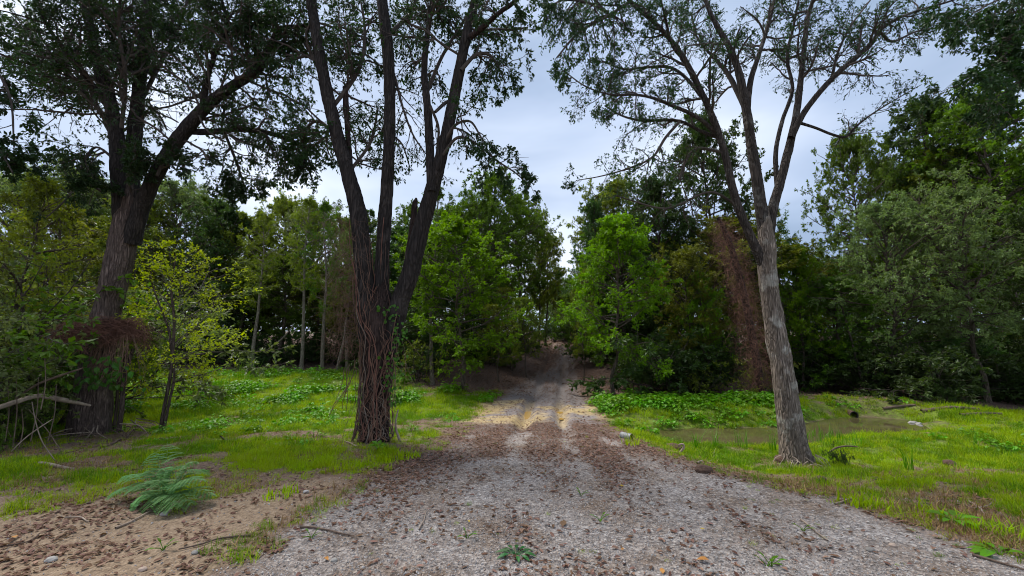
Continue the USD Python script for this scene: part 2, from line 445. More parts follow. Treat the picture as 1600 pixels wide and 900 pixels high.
M = dict(
    bark_brown=bark('dark_brown_bark', (0.060, 0.042, 0.034), (0.155, 0.115, 0.092)),
    bark_red=bark('reddish_brown_bark', (0.022, 0.014, 0.0115), (0.062, 0.039, 0.032)),
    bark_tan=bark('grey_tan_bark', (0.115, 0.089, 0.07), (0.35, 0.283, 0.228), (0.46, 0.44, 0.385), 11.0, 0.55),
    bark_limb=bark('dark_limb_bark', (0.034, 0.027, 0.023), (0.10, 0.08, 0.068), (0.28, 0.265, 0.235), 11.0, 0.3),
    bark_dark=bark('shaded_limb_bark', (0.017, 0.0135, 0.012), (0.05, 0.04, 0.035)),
    bark_left=bark('weathered_bark', (0.066, 0.047, 0.04), (0.20, 0.146, 0.122)),
    bark_far=bark('woodland_bark', (0.075, 0.058, 0.042), (0.19, 0.15, 0.115)),
    bark_pale=bark('pale_bark', (0.15, 0.12, 0.09), (0.36, 0.31, 0.24)),
    twig=noise_color('twig_wood', [(0.3, (0.026, 0.02, 0.017)), (0.7, (0.075, 0.058, 0.047))], 9),
    vine=noise_color('dry_vine', [(0.3, (0.07, 0.038, 0.026)), (0.7, (0.22, 0.128, 0.084))], 7),
    vine_grey=noise_color('grey_dry_vine', [(0.3, (0.065, 0.047, 0.037)), (0.7, (0.20, 0.155, 0.12))], 7),
    vine_red=noise_color('reddish_dry_vine', [(0.3, (0.065, 0.028, 0.02)), (0.7, (0.18, 0.084, 0.057))], 7),
    stick=noise_color('weathered_stick', [(0.3, (0.15, 0.105, 0.08)), (0.7, (0.40, 0.32, 0.25))], 6, bump=0.5, bscale=30, stretch=(1, 1, 1)),
    stick_dark=noise_color('damp_stick', [(0.3, (0.05, 0.034, 0.026)), (0.7, (0.16, 0.11, 0.08))], 8, bump=0.5, bscale=30),
    leaf_dark=foliage('dark_leaves', (0.04, 0.072, 0.02), (0.105, 0.165, 0.04), (0.16, 0.15, 0.03)),
    leaf_mid=foliage('green_leaves', (0.085, 0.15, 0.025), (0.20, 0.29, 0.05), (0.28, 0.24, 0.04)),
    leaf_bright=foliage('bright_leaves', (0.125, 0.24, 0.03), (0.28, 0.44, 0.055), (0.36, 0.40, 0.06), trans=0.42),
    leaf_grey=foliage('grey_green_leaves', (0.13, 0.175, 0.07), (0.29, 0.36, 0.155), (0.36, 0.29, 0.1)),
    leaf_yellow=foliage('yellow_green_leaves', (0.28, 0.37, 0.02), (0.50, 0.60, 0.045), (0.62, 0.5, 0.04), trans=0.42),
    leaf_olive=foliage('olive_leaves', (0.13, 0.16, 0.03), (0.27, 0.29, 0.06), (0.38, 0.26, 0.05)),
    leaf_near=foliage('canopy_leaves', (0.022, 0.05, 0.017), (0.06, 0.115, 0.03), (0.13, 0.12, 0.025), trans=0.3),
    leaf_vine=foliage('vine_leaves', (0.06, 0.14, 0.03), (0.15, 0.28, 0.07), (0.3, 0.36, 0.18)),
    leaf_blue=foliage('blue_green_leaflets', (0.16, 0.30, 0.13), (0.32, 0.48, 0.23), (0.38, 0.52, 0.25)),
    grass_deep=foliage('deep_grass_blades', (0.12, 0.22, 0.02), (0.26, 0.40, 0.045), (0.36, 0.34, 0.1), trans=0.4, rough=0.6, spec=0.2),
    grass=foliage('grass_blades', (0.26, 0.36, 0.02), (0.46, 0.56, 0.05), (0.52, 0.48, 0.14), trans=0.4, rough=0.6, spec=0.2),
    reed=foliage('reed_blades', (0.09, 0.20, 0.02), (0.20, 0.34, 0.04), (0.3, 0.3, 0.08), trans=0.4),
    cover=foliage('ground_cover_leaves', (0.11, 0.26, 0.025), (0.26, 0.46, 0.05), (0.36, 0.42, 0.06), trans=0.35),
    dead_leaf=foliage('dead_leaves', (0.13, 0.079, 0.054), (0.32, 0.212, 0.148), (0.45, 0.24, 0.05), trans=0.12, rough=0.8, spec=0.2),
    dead_grey=foliage('bleached_leaves', (0.24, 0.155, 0.12), (0.46, 0.34, 0.27), (0.40, 0.30, 0.12), trans=0.1, rough=0.8, spec=0.2),
    orange_leaf=noise_color('orange_leaf', [(0.3, (0.30, 0.12, 0.025)), (0.7, (0.42, 0.21, 0.06))], 30),
    yellow_leaf=noise_color('yellow_leaf', [(0.3, (0.38, 0.26, 0.03)), (0.7, (0.48, 0.34, 0.05))], 30),
    plastic=noise_color('weathered_white_plastic', [(0.3, (0.17, 0.175, 0.175)), (0.7, (0.33, 0.33, 0.32))], 12, rough=0.5),
    dark_pipe=noise_color('dark_pipe', [(0.3, (0.02, 0.017, 0.015)), (0.7, (0.06, 0.05, 0.04))], 12, rough=0.7),
    clod=noise_color('soil_clod', [(0.3, (0.05, 0.028, 0.02)), (0.7, (0.14, 0.085, 0.058))], 20, bump=0.8, bscale=60),
)


def stone_mat(path, ramp):
    return usdkit.material(stage, '/World/Looks/' + path, {
        'g': ('geometry', {}), 'oi': ('object_info', {}), 'tc': ('texture_coordinate', {}), 'n': ('noise_texture', {'scale': 60.0, 'detail': 4.0}),
        'add': ('math', {'math_type': 'multiply_add', 'value2': 0.35}), 'fr': ('math', {'math_type': 'fraction'}), 'sum': ('math', {'math_type': 'add'}), 'r': ('rgb_ramp', {'ramp': ramp}),
        'p': ('principled_bsdf', {'roughness': 0.85, 'specular_ior_level': 0.3})},
        [('tc.object', 'n.vector'), ('oi.random', 'sum.value1'), ('g.random_per_island', 'sum.value2'), ('sum.value', 'fr.value1'), ('n.fac', 'add.value1'), ('fr.value', 'add.value3'), ('add.value', 'r.fac'), ('r.color', 'p.base_color')], surface='p.BSDF')


M['stone'] = stone_mat('limestone_gravel', [(0.1, (0.115, 0.104, 0.098)), (0.35, (0.225, 0.206, 0.195)), (0.6, (0.31, 0.287, 0.272)), (0.85, (0.41, 0.385, 0.365)), (1.05, (0.32, 0.22, 0.155)), (1.3, (0.60, 0.585, 0.57))])
M['pale_stone'] = stone_mat('pale_stone', [(0.1, (0.17, 0.155, 0.14)), (0.9, (0.30, 0.285, 0.26))])

# the ground's own material: what lies where is stored in the mesh, the grain comes from noise
gn = {
    'w1': ('attribute', {'attribute': 'cover_one'}), 'w2': ('attribute', {'attribute': 'cover_two'}), 's1': ('separate_color', {}), 's2': ('separate_color', {}),
    'tc': ('texture_coordinate', {}),
    'vg': ('voronoi_texture', {'scale': 46.0}), 'vg2': ('voronoi_texture', {'scale': 95.0}), 'sg': ('separate_color', {}),
    'rg': ('rgb_ramp', {'ramp': [(0.0, (0.125, 0.11, 0.102)), (0.3, (0.205, 0.184, 0.172)), (0.6, (0.275, 0.25, 0.236)), (0.85, (0.345, 0.318, 0.302)), (1.0, (0.45, 0.43, 0.41))]}),
    'nf': ('noise_texture', {'scale': 24.0, 'detail': 9.0, 'roughness': 0.7}), 'nl': ('noise_texture', {'scale': 1.6, 'detail': 6.0, 'roughness': 0.6}), 'nm': ('noise_texture', {'scale': 7.0, 'detail': 7.0, 'roughness': 0.65}),
    'soil': ('rgb_ramp', {'ramp': [(0.3, (0.075, 0.047, 0.032)), (0.5, (0.16, 0.105, 0.072)), (0.72, (0.30, 0.215, 0.15))]}),
    'green': ('rgb_ramp', {'ramp': [(0.32, (0.09, 0.085, 0.03)), (0.5, (0.12, 0.17, 0.02)), (0.7, (0.20, 0.28, 0.03))]}),
    'lit': ('rgb_ramp', {'ramp': [(0.3, (0.045, 0.028, 0.020)), (0.5, (0.11, 0.069, 0.052)), (0.7, (0.22, 0.15, 0.115))]}),
    'mud': ('rgb_ramp', {'ramp': [(0.32, (0.28, 0.19, 0.08)), (0.5, (0.42, 0.305, 0.145)), (0.7, (0.50, 0.39, 0.22))]}),
    'sand': ('rgb_ramp', {'ramp': [(0.3, (0.13, 0.085, 0.057)), (0.5, (0.26, 0.185, 0.12)), (0.7, (0.37, 0.275, 0.19))]}),
    'wetc': ('rgb_ramp', {'ramp': [(0.3, (0.12, 0.097, 0.09)), (0.5, (0.21, 0.182, 0.172)), (0.7, (0.31, 0.28, 0.265))]}),
    'mg': ('mix_color', {}), 'mgr': ('mix_color', {}), 'mw': ('mix_color', {}), 'ms': ('mix_color', {}), 'ml': ('mix_color', {}), 'mm': ('mix_color', {}),
    'gl': ('mix_color', {'blend_type': 'multiply', 'fac': 0.85}), 'glr': ('rgb_ramp', {'ramp': [(0.36, (0.62, 0.47, 0.34)), (0.5, (0.95, 0.88, 0.82)), (0.65, (1.15, 1.12, 1.1))]}),
    'rou': ('map_range', {'to_min': 0.95, 'to_max': 0.38}), 'hs': ('math', {'math_type': 'multiply_add', 'value2': 0.8}),
    'b': ('bump', {'strength': 0.8, 'distance': 0.025}), 'p': ('principled_bsdf', {'specular_ior_level': 0.3}),
}
gl = [('w1.color', 's1.color'), ('w2.color', 's2.color'), ('tc.object', 'vg.vector'), ('tc.object', 'vg2.vector'), ('vg.color', 'sg.color'), ('sg.r', 'rg.fac'), ('tc.object', 'nf.vector'), ('tc.object', 'nl.vector'), ('tc.object', 'nm.vector'),
      ('nf.fac', 'soil.fac'), ('nm.fac', 'green.fac'), ('nf.fac', 'lit.fac'), ('nm.fac', 'mud.fac'), ('nf.fac', 'sand.fac'), ('nf.fac', 'wetc.fac'),
      ('nl.fac', 'glr.fac'), ('rg.color', 'gl.a'), ('glr.color', 'gl.b'),
      ('s1.r', 'mg.fac'), ('soil.color', 'mg.a'), ('gl.result', 'mg.b'),
      ('s2.g', 'mgr.fac'), ('mg.result', 'mgr.a'), ('green.color', 'mgr.b'),
      ('s2.r', 'ms.fac'), ('mgr.result', 'ms.a'), ('sand.color', 'ms.b'),
      ('s2.b', 'mw.fac'), ('ms.result', 'mw.a'), ('wetc.color', 'mw.b'),
      ('s1.g', 'ml.fac'), ('mw.result', 'ml.a'), ('lit.color', 'ml.b'),
      ('s1.b', 'mm.fac'), ('ml.result', 'mm.a'), ('mud.color', 'mm.b'),
      ('mm.result', 'p.base_color'), ('s1.b', 'rou.value'), ('rou.result', 'p.roughness'), ('nf.fac', 'hs.value1'), ('vg.distance', 'hs.value3'), ('hs.value', 'b.height'), ('b.normal', 'p.normal')]
M['ground'] = usdkit.material(stage, '/World/Looks/earth', gn, gl, surface='p.BSDF')
M['water'] = usdkit.material(stage, '/World/Looks/murky_water', {
    'tc': ('texture_coordinate', {}), 'n': ('noise_texture', {'scale': 3.0, 'detail': 3.0}), 'b': ('bump', {'strength': 0.06, 'distance': 0.02}),
    'nc': ('noise_texture', {'scale': 0.9, 'detail': 4.0}), 'r': ('rgb_ramp', {'ramp': [(0.3, (0.055, 0.047, 0.018)), (0.7, (0.10, 0.085, 0.04))]}),
    'p': ('principled_bsdf', {'roughness': 0.05, 'specular_ior_level': 0.5, 'ior': 1.33})},
    [('tc.object', 'n.vector'), ('n.fac', 'b.height'), ('b.normal', 'p.normal'), ('tc.object', 'nc.vector'), ('nc.fac', 'r.fac'), ('r.color', 'p.base_color')], surface='p.BSDF')
M['puddle'] = usdkit.material(stage, '/World/Looks/yellow_puddle', {
    'p': ('principled_bsdf', {'roughness': 0.08, 'base_color': (0.36, 0.22, 0.06), 'ior': 1.33})}, [], surface='p.BSDF')

# ------------------------------------------------------------------ ground, track, water
def spaced(lo, hi, fine_lo, fine_hi, step, growth):
    a = list(np.arange(fine_lo, fine_hi + 1e-6, step))
    s, x = step, fine_hi
    while x < hi:
        s *= growth
        x += s
        a.append(x)
    s, x = step, fine_lo
    while x > lo:
        s *= growth
        x -= s
        a.insert(0, x)
    return np.array(a)


gx = spaced(-160, 160, -8, 8, 0.065, 1.10)
gy = spaced(-40, 220, 2.2, 12.5, 0.05, 1.045)
X, Y = np.meshgrid(gx, gy)
Z = height(X.ravel(), Y.ravel())
C = covers(X.ravel(), Y.ravel())
V = np.stack([X.ravel(), Y.ravel(), Z], -1)
nx, ny = len(gx), len(gy)
ii, jj = np.meshgrid(np.arange(nx - 1), np.arange(ny - 1))
q = (jj * nx + ii).ravel()
F = np.vstack([np.stack([q, q + 1, q + nx + 1], -1), np.stack([q, q + nx + 1, q + nx], -1)])
w1 = np.stack([C['gravel'], C['litter'], C['mud']], -1)
w2 = np.stack([C['sand'], C['grass'], C['wet']], -1)
ft = (C['tin'][F].mean(1) > 0.1) & (V[F][:, :, 1].mean(1) < 40) & (V[F][:, :, 1].mean(1) > -6)
for nm, sel in (('ground', ~ft), ('gravel_track', ft)):
    used, inv = np.unique(F[sel], return_inverse=True)
    obj(nm, (V[used], inv.reshape(-1, 3)), M['ground'], smooth=True, kind='structure', attrs={'cover_one': w1[used], 'cover_two': w2[used]},
        label='patchy grass, bare soil and leaf litter either side of the track' if nm == 'ground' else 'grey gravel track with muddy tyre ruts leading into the woods', cat='ground' if nm == 'ground' else 'track')


def sheet(poly, z, grid=0.0):
    t, f = trimesh.creation.triangulate_polygon(__import__('shapely').Polygon(poly), engine='earcut')
    return np.column_stack([t, np.full(len(t), z)]), f


obj('pond', sheet(POND + (POND - pond_c) * np.array([0.10, 0.45]), WATER), M['water'], kind='structure', label='murky brown pond below the bank right of the track', cat='pond')
for s, ya, yb in ((-0.48, 10.9, 12.9), (0.48, 11.2, 12.3)):
    ys = np.linspace(ya, yb, 14)
    xs = track_mid(ys) + s
    wd = 0.05 + 0.12 * np.sin(np.linspace(0, PI, 14)) ** 0.5
    zz = float(np.mean(height(xs, ys))) + 0.012
    obj('puddle', sheet(np.vstack([np.column_stack([xs - wd, ys]), np.column_stack([xs + wd, ys])[::-1]]), zz), M['puddle'], kind='structure')

# ------------------------------------------------------------------ the woods
def profile(shape, u):
    u = np.clip(u, 0, 1)
    if shape == 'round':
        return np.sin(PI * (0.12 + 0.86 * u)) ** 0.7
    if shape == 'cone':
        return 0.25 + 0.75 * (1 - u) ** 0.8
    if shape == 'wide':
        return np.sin(PI * (0.3 + 0.68 * u)) ** 0.6
    return 0.5 + 0.5 * np.sin(PI * u)


def make_tree(seed, H=10, base=0.3, rad=2.6, n1=42, n2=6, n3=5, nl=11, leaf=0.14, shape='round', up=0.25, droop=0.3, tr=0.11, lean=0.0, el=(0.1, 0.9), ratio=0.5, level=0.55, l3=0.5):
    r = rng(seed)
    k = 9
    t = np.linspace(0, 1, k)
    P = np.stack([np.cumsum(np.r_[0, r.normal(0, .10, k - 1)]) + lean * t * H, np.cumsum(np.r_[0, r.normal(0, .10, k - 1)]), t * H * 0.97], -1)
    sp = spline(np.column_stack([P, tr * (1 - 0.9 * t) + 0.01]), 0.35)
    sp[:, 3] *= 1 + 0.6 * np.exp(-sp[:, 2] / 0.18)
    wood = [tubes(sp[None, :, :3], sp[None, :, 3], 9)]
    u = (np.arange(n1) + r.uniform(0, 1, n1)) / n1
    hh = (base + (1 - base) * u ** 0.95) * H
    f = np.interp(hh, sp[:, 2], np.arange(len(sp)))
    i = np.clip(f.astype(int), 0, len(sp) - 2)
    S = sp[i, :3] + (sp[i + 1, :3] - sp[i, :3]) * (f - i)[:, None]
    az = np.arange(n1) * 2.4 + r.normal(0, .5, n1)
    e = el[0] + (el[1] - el[0]) * u + r.normal(0, .15, n1)
    D = np.stack([np.cos(az) * np.cos(e), np.sin(az) * np.cos(e), np.sin(e)], -1)
    L = rad * profile(shape, u) * r.uniform(0.65, 1.2, n1)
    P1, R1 = grow(r, S, D, L, np.minimum(0.05, 0.012 + 0.012 * L), 6, 0.16, up)
    wood.append(tubes(P1, R1, 5))
    P2, R2 = spawn(r, P1, R1, n2, 0.2, 1.0, 0.85, 0.5, 4, 0.2, 0.1, flat=0.55, minr=0.006)
    wood.append(tubes(P2, R2, 3))
    P3, R3 = spawn(r, P2, R2, n3, 0.15, 1.0, 0.8, 0.6, 3, 0.25, -droop, flat=0.5, lens=np.full(len(P2), l3), minr=0.004)
    wood.append(tubes(P3, R3 * 0.8, 3))
    lv = [leaf_on(r, P3, R3, nl, 0.05, 1.0, leaf, droop, level, ratio), leaf_on(r, P2, R2, 3, 0.3, 1.0, leaf, droop, level, ratio)]
    return join(wood), join(lv)


def make_shrub(seed, H=2.0, rad=1.2, stems=9, n2=5, n3=5, nl=9, leaf=0.08, droop=0.3, ratio=0.5, level=0.5):
    r = rng(seed)
    az = r.uniform(0, 2 * PI, stems)
    S = np.stack([np.cos(az), np.sin(az), np.zeros(stems)], -1) * r.uniform(0.02, 0.3, stems)[:, None] * rad
    e = r.uniform(0.7, 1.45, stems)
    D = np.stack([np.cos(az) * np.cos(e), np.sin(az) * np.cos(e), np.sin(e)], -1)
    P1, R1 = grow(r, S, D, H * r.uniform(0.6, 1.1, stems), np.full(stems, 0.018), 7, 0.16, -0.25)
    P2, R2 = spawn(r, P1, R1, n2, 0.1, 1.0, 0.9, 0.45, 4, 0.2, 0.05, minr=0.005)
    P3, R3 = spawn(r, P2, R2, n3, 0.1, 1.0, 0.8, 0.55, 3, 0.25, -droop, lens=np.full(len(P2), 0.35), minr=0.003)
    return join([tubes(P1, R1, 5), tubes(P2, R2, 3), tubes(P3, R3, 3)]), join([leaf_on(r, P3, R3, nl, 0.05, 1, leaf, droop, level, ratio), leaf_on(r, P2, R2, 3, 0.2, 1, leaf, droop, level, ratio)])


KINDS = {   # name and category, builder arguments, bark, leaves
    'young': (('young_tree', 'tree'), dict(seed=11, H=8, base=0.2, rad=2.6, n1=52, n2=8, n3=6, nl=10, leaf=0.125, shape='wide', up=0.1, droop=0.35, tr=0.075, el=(-0.1, 0.95), level=0.7), 'bark_far', 'leaf_bright'),
    'maple': (('young_tree', 'tree'), dict(seed=12, H=8, base=0.24, rad=2.6, n1=52, n2=8, n3=6, nl=10, leaf=0.125, shape='wide', up=0.1, droop=0.35, tr=0.08, el=(-0.05, 1.0), level=0.7), 'bark_far', 'leaf_bright'),
    'tall': (('tall_tree', 'tree'), dict(seed=13, H=12, base=0.33, rad=3.9, n1=60, n2=8, n3=6, nl=10, leaf=0.17, shape='round', up=0.1, tr=0.15, el=(0, 0.9)), 'bark_far', 'leaf_mid'),
    'tallb': (('tall_tree', 'tree'), dict(seed=14, H=12, base=0.3, rad=3.6, n1=60, n2=8, n3=6, nl=10, leaf=0.17, shape='round', up=0.15, tr=0.14, el=(0.1, 1.0)), 'bark_far', 'leaf_olive'),
    'tallc': (('tall_tree', 'tree'), dict(seed=33, H=12, base=0.36, rad=3.4, n1=48, n2=9, n3=6, nl=9, leaf=0.20, shape='round', up=0.3, tr=0.16, el=(-0.2, 0.8)), 'bark_far', 'leaf_olive'),
    'darkc': (('dark_tree', 'tree'), dict(seed=34, H=12, base=0.25, rad=4.1, n1=46, n2=9, n3=7, nl=9, leaf=0.15, shape='wide', up=0.4, tr=0.15, el=(0.2, 0.9)), 'bark_brown', 'leaf_mid'),
    'dark': (('dark_tree', 'tree'), dict(seed=15, H=12, base=0.2, rad=3.9, n1=66, n2=8, n3=6, nl=10, leaf=0.18, shape='wide', up=0.1, tr=0.15), 'bark_brown', 'leaf_dark'),
    'darkb': (('dark_tree', 'tree'), dict(seed=16, H=12, base=0.22, rad=3.7, n1=64, n2=8, n3=6, nl=10, leaf=0.18, shape='round', up=0.15, tr=0.14, el=(0.1, 1.0)), 'bark_brown', 'leaf_dark'),
    'grey': (('grey_green_tree', 'tree'), dict(seed=17, H=9, base=0.26, rad=3.5, n1=58, n2=8, n3=6, nl=10, leaf=0.115, shape='wide', up=-0.25, droop=0.6, tr=0.10, el=(0.3, 1.1), level=0.4), 'bark_far', 'leaf_grey'),
    'greyb': (('grey_green_tree', 'tree'), dict(seed=18, H=9, base=0.28, rad=3.3, n1=56, n2=8, n3=6, nl=10, leaf=0.115, shape='round', up=-0.2, droop=0.6, tr=0.10, el=(0.3, 1.2), level=0.4), 'bark_far', 'leaf_grey'),
    'pole': (('slender_tree', 'tree'), dict(seed=19, H=10, base=0.42, rad=1.9, n1=30, n2=6, n3=5, nl=8, leaf=0.13, shape='round', up=0.1, tr=0.14, el=(0.0, 1.0)), 'bark_pale', 'leaf_olive'),
    'poleb': (('slender_tree', 'tree'), dict(seed=20, H=10, base=0.36, rad=1.9, n1=30, n2=6, n3=5, nl=8, leaf=0.13, shape='round', up=0.1, tr=0.13, lean=0.04, el=(0.0, 1.0)), 'bark_pale', 'leaf_mid'),
    'thin': (('sapling', 'sapling'), dict(seed=21, H=5, base=0.25, rad=1.6, n1=28, n2=6, n3=5, nl=8, leaf=0.10, shape='round', up=0.1, tr=0.04, droop=0.4), 'bark_far', 'leaf_olive'),
    'shrub': (('woodland_shrub', 'shrub'), dict(seed=22, H=2.2, rad=1.4, stems=14, n2=7, n3=6, nl=9, leaf=0.10), 'twig', 'leaf_mid'),
    'shrubd': (('woodland_shrub', 'shrub'), dict(seed=23, H=2.4, rad=1.5, stems=14, n2=7, n3=6, nl=9, leaf=0.11), 'twig', 'leaf_dark'),
    'shrubg': (('thicket_shrub', 'shrub'), dict(seed=24, H=2.4, rad=1.3, stems=15, n2=8, n3=6, nl=10, leaf=0.07, droop=0.5), 'twig', 'leaf_grey'),
    'shrubm': (('thicket_shrub', 'shrub'), dict(seed=25, H=2.0, rad=1.3, stems=14, n2=8, n3=6, nl=10, leaf=0.065, droop=0.4), 'twig', 'leaf_mid'),
    'shrubo': (('woodland_shrub', 'shrub'), dict(seed=26, H=1.8, rad=1.2, stems=12, n2=5, n3=5, nl=7, leaf=0.08), 'twig', 'leaf_olive'),
}
first = {}


def plant(kind, x, y, h, wide, label, group=None, rot=None, sink=0.05):
    """A tree or shrub of a kind standing at x, y, h metres tall, its crown wide times as wide as the kind's own."""
    (name, cat), kw, bk, lf = KINDS[kind]
    H = kw['H'] * (0.99 if 'base' in kw else 0.95)
    s = h / H
    loc = on(x, y, -sink)
    rot = (x * 3.7 + y * 1.9) % 6.28 if rot is None else rot
    if kind not in first:
        wood, lv = (make_tree if 'base' in kw else make_shrub)(**kw)
        t = thing(name, label, cat, loc, rot, (s * wide, s * wide, s), group)
        obj('trunk' if 'base' in kw else 'stem', wood, M[bk], t, smooth=True)
        obj('crown' if 'base' in kw else 'foliage', lv, M[lf], t)
        first[kind] = t
        return t
    return dup(first[kind], loc, rot, (s * wide, s * wide, s), label, group)


def stand(kind, px, d, top, wide, label, group=None, rot=None):
    """The same, placed by a pixel column of the photograph, a distance and the row of its top."""
    p = at(px, 515, d)
    z0 = float(height(p[0], d))
    return plant(kind, p[0], d, at(px, top, d)[2] - z0, wide, label, group, rot)


WOODS = [
    # left of the track, from the left edge of the picture
    ('grey', 150, 29, 310, 1.1, 'hazy grey-green tree behind the big left tree trunk'),
    ('pole', 398, 22.3, 335, 0.8, 'slender pale trunk at the meadow edge, second right of the yellow-green sapling, bare lower branches'),
    ('pole', 474, 22.0, 318, 0.75, 'slender pale tree at the back of the meadow, left one of a close pair'),
    ('poleb', 506, 22.2, 325, 0.8, 'slender pale tree at the back of the meadow, right one of a close pair'),
    ('poleb', 545, 23.5, 350, 0.8, 'slender tree seen just left of the vine-wrapped middle tree'),
    ('grey', 20, 25, 300, 1.1, 'hazy grey-green tree behind the thicket at the far left edge'),
    ('greyb', 100, 27, 288, 1.0, 'tall grey-green tree left of the left tree trunk, far behind it'),
    ('grey', 262, 27.5, 305, 0.9, 'grey-green tree just above the yellow-green sapling, far behind it'),
    ('dark', 330, 26, 330, 0.9, 'dark tree behind the meadow, right above the yellow-green sapling'),
    ('tallb', 440, 30, 325, 0.9, 'olive tree behind the meadow whose crown tops the bright sky gap'),
    ('dark', 560, 28, 345, 0.8, 'dark tree hidden behind the middle tree'),
    ('tall', 640, 27, 335, 0.8, 'green tree filling the gap between the stems of the middle tree'),
    ('darkc', 752, 22, 325, 0.75, 'mid-green tree close behind the bright young tree left of the track'),
    ('tall', 812, 27, 318, 0.9, 'green tree between the towering green tree and the sky gap'),
    ('tallc', 852, 33, 372, 0.8, 'coarse-leaved olive tree just left of the sky gap'),
    ('poleb', 677, 17.5, 300, 0.75, 'tall slender vine-draped tree right of the middle tree'),
    ('young', 722, 16.6, 352, 1.15, 'bright green young tree left of the track with a bare lower trunk'),
    ('tall', 775, 24, 288, 0.85, 'tall green tree towering behind the bright young tree left of the track'),
    ('tallb', 842, 29, 345, 0.6, 'olive-green tree left of the sky gap at the end of the track'),
    ('thin', 823, 19.5, 470, 1.0, 'thin sapling on the leafy slope beside the track, right of the bright young tree'),
    ('thin', 800, 20.5, 455, 0.9, 'thin dark sapling on the leafy slope, left of two beside the track'),
    ('shrubo', 660, 18, 520, 1.0, 'low olive shrub at the wood edge right of the middle tree'),
    ('grey', 868, 38, 425, 0.5, 'hazy small tree closing the far end of the track, left of two'),
    ('tallb', 912, 37, 405, 0.5, 'olive tree closing the far end of the track, right of two'),
    ('dark', 872, 41, 450, 0.8, 'dark low tree closing the crest of the track, left of the gap'),
    ('darkc', 900, 40, 455, 0.8, 'mid-green low tree closing the crest of the track'),
    ('shrubd', 870, 38.5, 490, 1.3, 'dark shrub at the crest of the track, left one'), ('shrub', 890, 39, 495, 1.3, 'green shrub at the crest of the track, middle one'), ('shrubd', 906, 38.5, 492, 1.3, 'dark shrub at the crest of the track, right one'),
    ('tallb', 205, 25.5, 330, 1.0, 'olive tree behind and left of the yellow-green sapling'), ('darkc', 300, 29, 322, 1.0, 'broad mid-green tree high behind the yellow-green sapling'), ('tallc', 372, 27, 345, 1.0, 'coarse-leaved olive tree left of the sky gap behind the meadow'),
    ('grey', 492, 28, 340, 1.0, 'grey-green tree behind the slender pair at the meadow back'), ('darkc', 535, 26.5, 352, 1.0, 'mid-green tree just left behind the vine-wrapped tree'), ('dark', 410, 31, 440, 1.2, 'low dark tree closing the base of the bright sky gap'),
    ('tall', 888, 44, 440, 0.7, 'distant low tree right behind the end of the track'),
    ('shrubo', 812, 26, 500, 1.0, 'olive shrub on the left bank near the end of the track'),
    ('shrub', 826, 31, 490, 1.0, 'green shrub on the left bank at the end of the track'),
    ('shrub', 936, 29, 490, 1.0, 'green shrub on the right bank at the end of the track'),
    ('shrubo', 942, 24, 520, .8, 'olive shrub on the right bank under the dark-trunked tree'),
    ('thin', 780, 18.2, 480, 1.0, 'sapling with a thin dark stem between the bright young tree and the track'),
    # right of the track
    ('thin', 911, 18.6, 430, 0.55, 'thin upright sapling at the right verge where the track enters the woods'),
    ('darkb', 938, 21, 330, 0.5, 'dark-trunked tree just right of the track at the wood entrance'),
    ('maple', 957, 14.9, 358, 1.05, 'bright green young tree right of the track with a pale bare stem'),
    ('tallb', 965, 24, 298, 0.9, 'olive tree rising behind the bright young tree right of the track'),
    ('darkb', 1035, 19.5, 300, 0.9, 'dark blue-green tree behind and right of the bright young tree'),
    ('dark', 1120, 20, 205, 0.75, 'tallest dark tree behind the left limbs of the leaning tree'),
    ('tallb', 1075, 16, 400, 1.0, 'olive tree left of the brown vine-covered snag'),
    ('maple', 1100, 16.0, 440, 0.8, 'bushy green tree with spreading low boughs beside the vine-covered snag'),
    ('maple', 1250, 16.5, 400, 0.8, 'bright green tree right behind the leaning trunk'),
    ('tall', 1350, 20, 232, 0.6, 'feathery-topped tree between the leaning tree and the tall dark trees on the right'),
    ('grey', 1390, 15, 340, 0.9, 'drooping grey-green tree above the pond bank'),
    ('greyb', 1530, 13.8, 310, 0.95, 'drooping grey-green tree at the right above the low bushy shrub'),
    ('darkb', 1483, 20, 172, 0.8, 'tall dark green tree breaking the skyline on the right'),
    ('tall', 1590, 18, 172, 0.95, 'tall green tree at the right edge of the picture'),
    ('dark', 1650, 14, 330, 0.8, 'dark low-branched tree at the right edge behind the grass'),
    ('poleb', 1222, 17, 330, 0.7, 'slender pale tree just right of the leaning trunk, deep in shade'),
    ('shrubd', 1462, 13.0, 585, 1.0, 'low bushy dark green shrub at the wood edge on the right'),
    ('shrubo', 1085, 14.6, 560, 1.0, 'low olive shrub under the trees left of the vine-covered snag'),
    ('shrubo', 1180, 13.6, 555, 0.9, 'small olive shrub at the foot of the vine-covered snag'),
]
for a in WOODS:
    stand(*a)

SKY_LINE = np.array([(-400, 300), (0, 305), (150, 300), (350, 335), (600, 345), (720, 310), (800, 310), (850, 360), (885, 430), (905, 350), (960, 315), (1100, 290), (1200, 345), (1300, 395), (1350, 330), (1420, 320), (1480, 210), (1600, 220), (2000, 230)])
fr = rng(77)
MARKS = [(20, 'behind the thicket at the left edge'), (140, 'behind the big leafy left tree'), (250, 'behind the yellow-green sapling'), (380, 'behind the left meadow'), (500, 'behind the slender pale trunks'), (600, 'behind the vine-wrapped middle tree'),
         (700, 'right of the vine-wrapped middle tree'), (790, 'behind the left bright young tree'), (860, 'left of the far end of the track'), (925, 'right of the far end of the track'), (1000, 'behind the right bright young tree'),
         (1090, 'left of the vine-covered snag'), (1180, 'behind the vine-covered snag'), (1270, 'behind the leaning tree'), (1370, 'behind the pond bank'), (1470, 'behind the drooping grey-green trees'), (1560, 'behind the low bushy shrub'), (9999, 'at the right edge')]


def landmark(v):
    return next(t for a, t in MARKS if v < a)


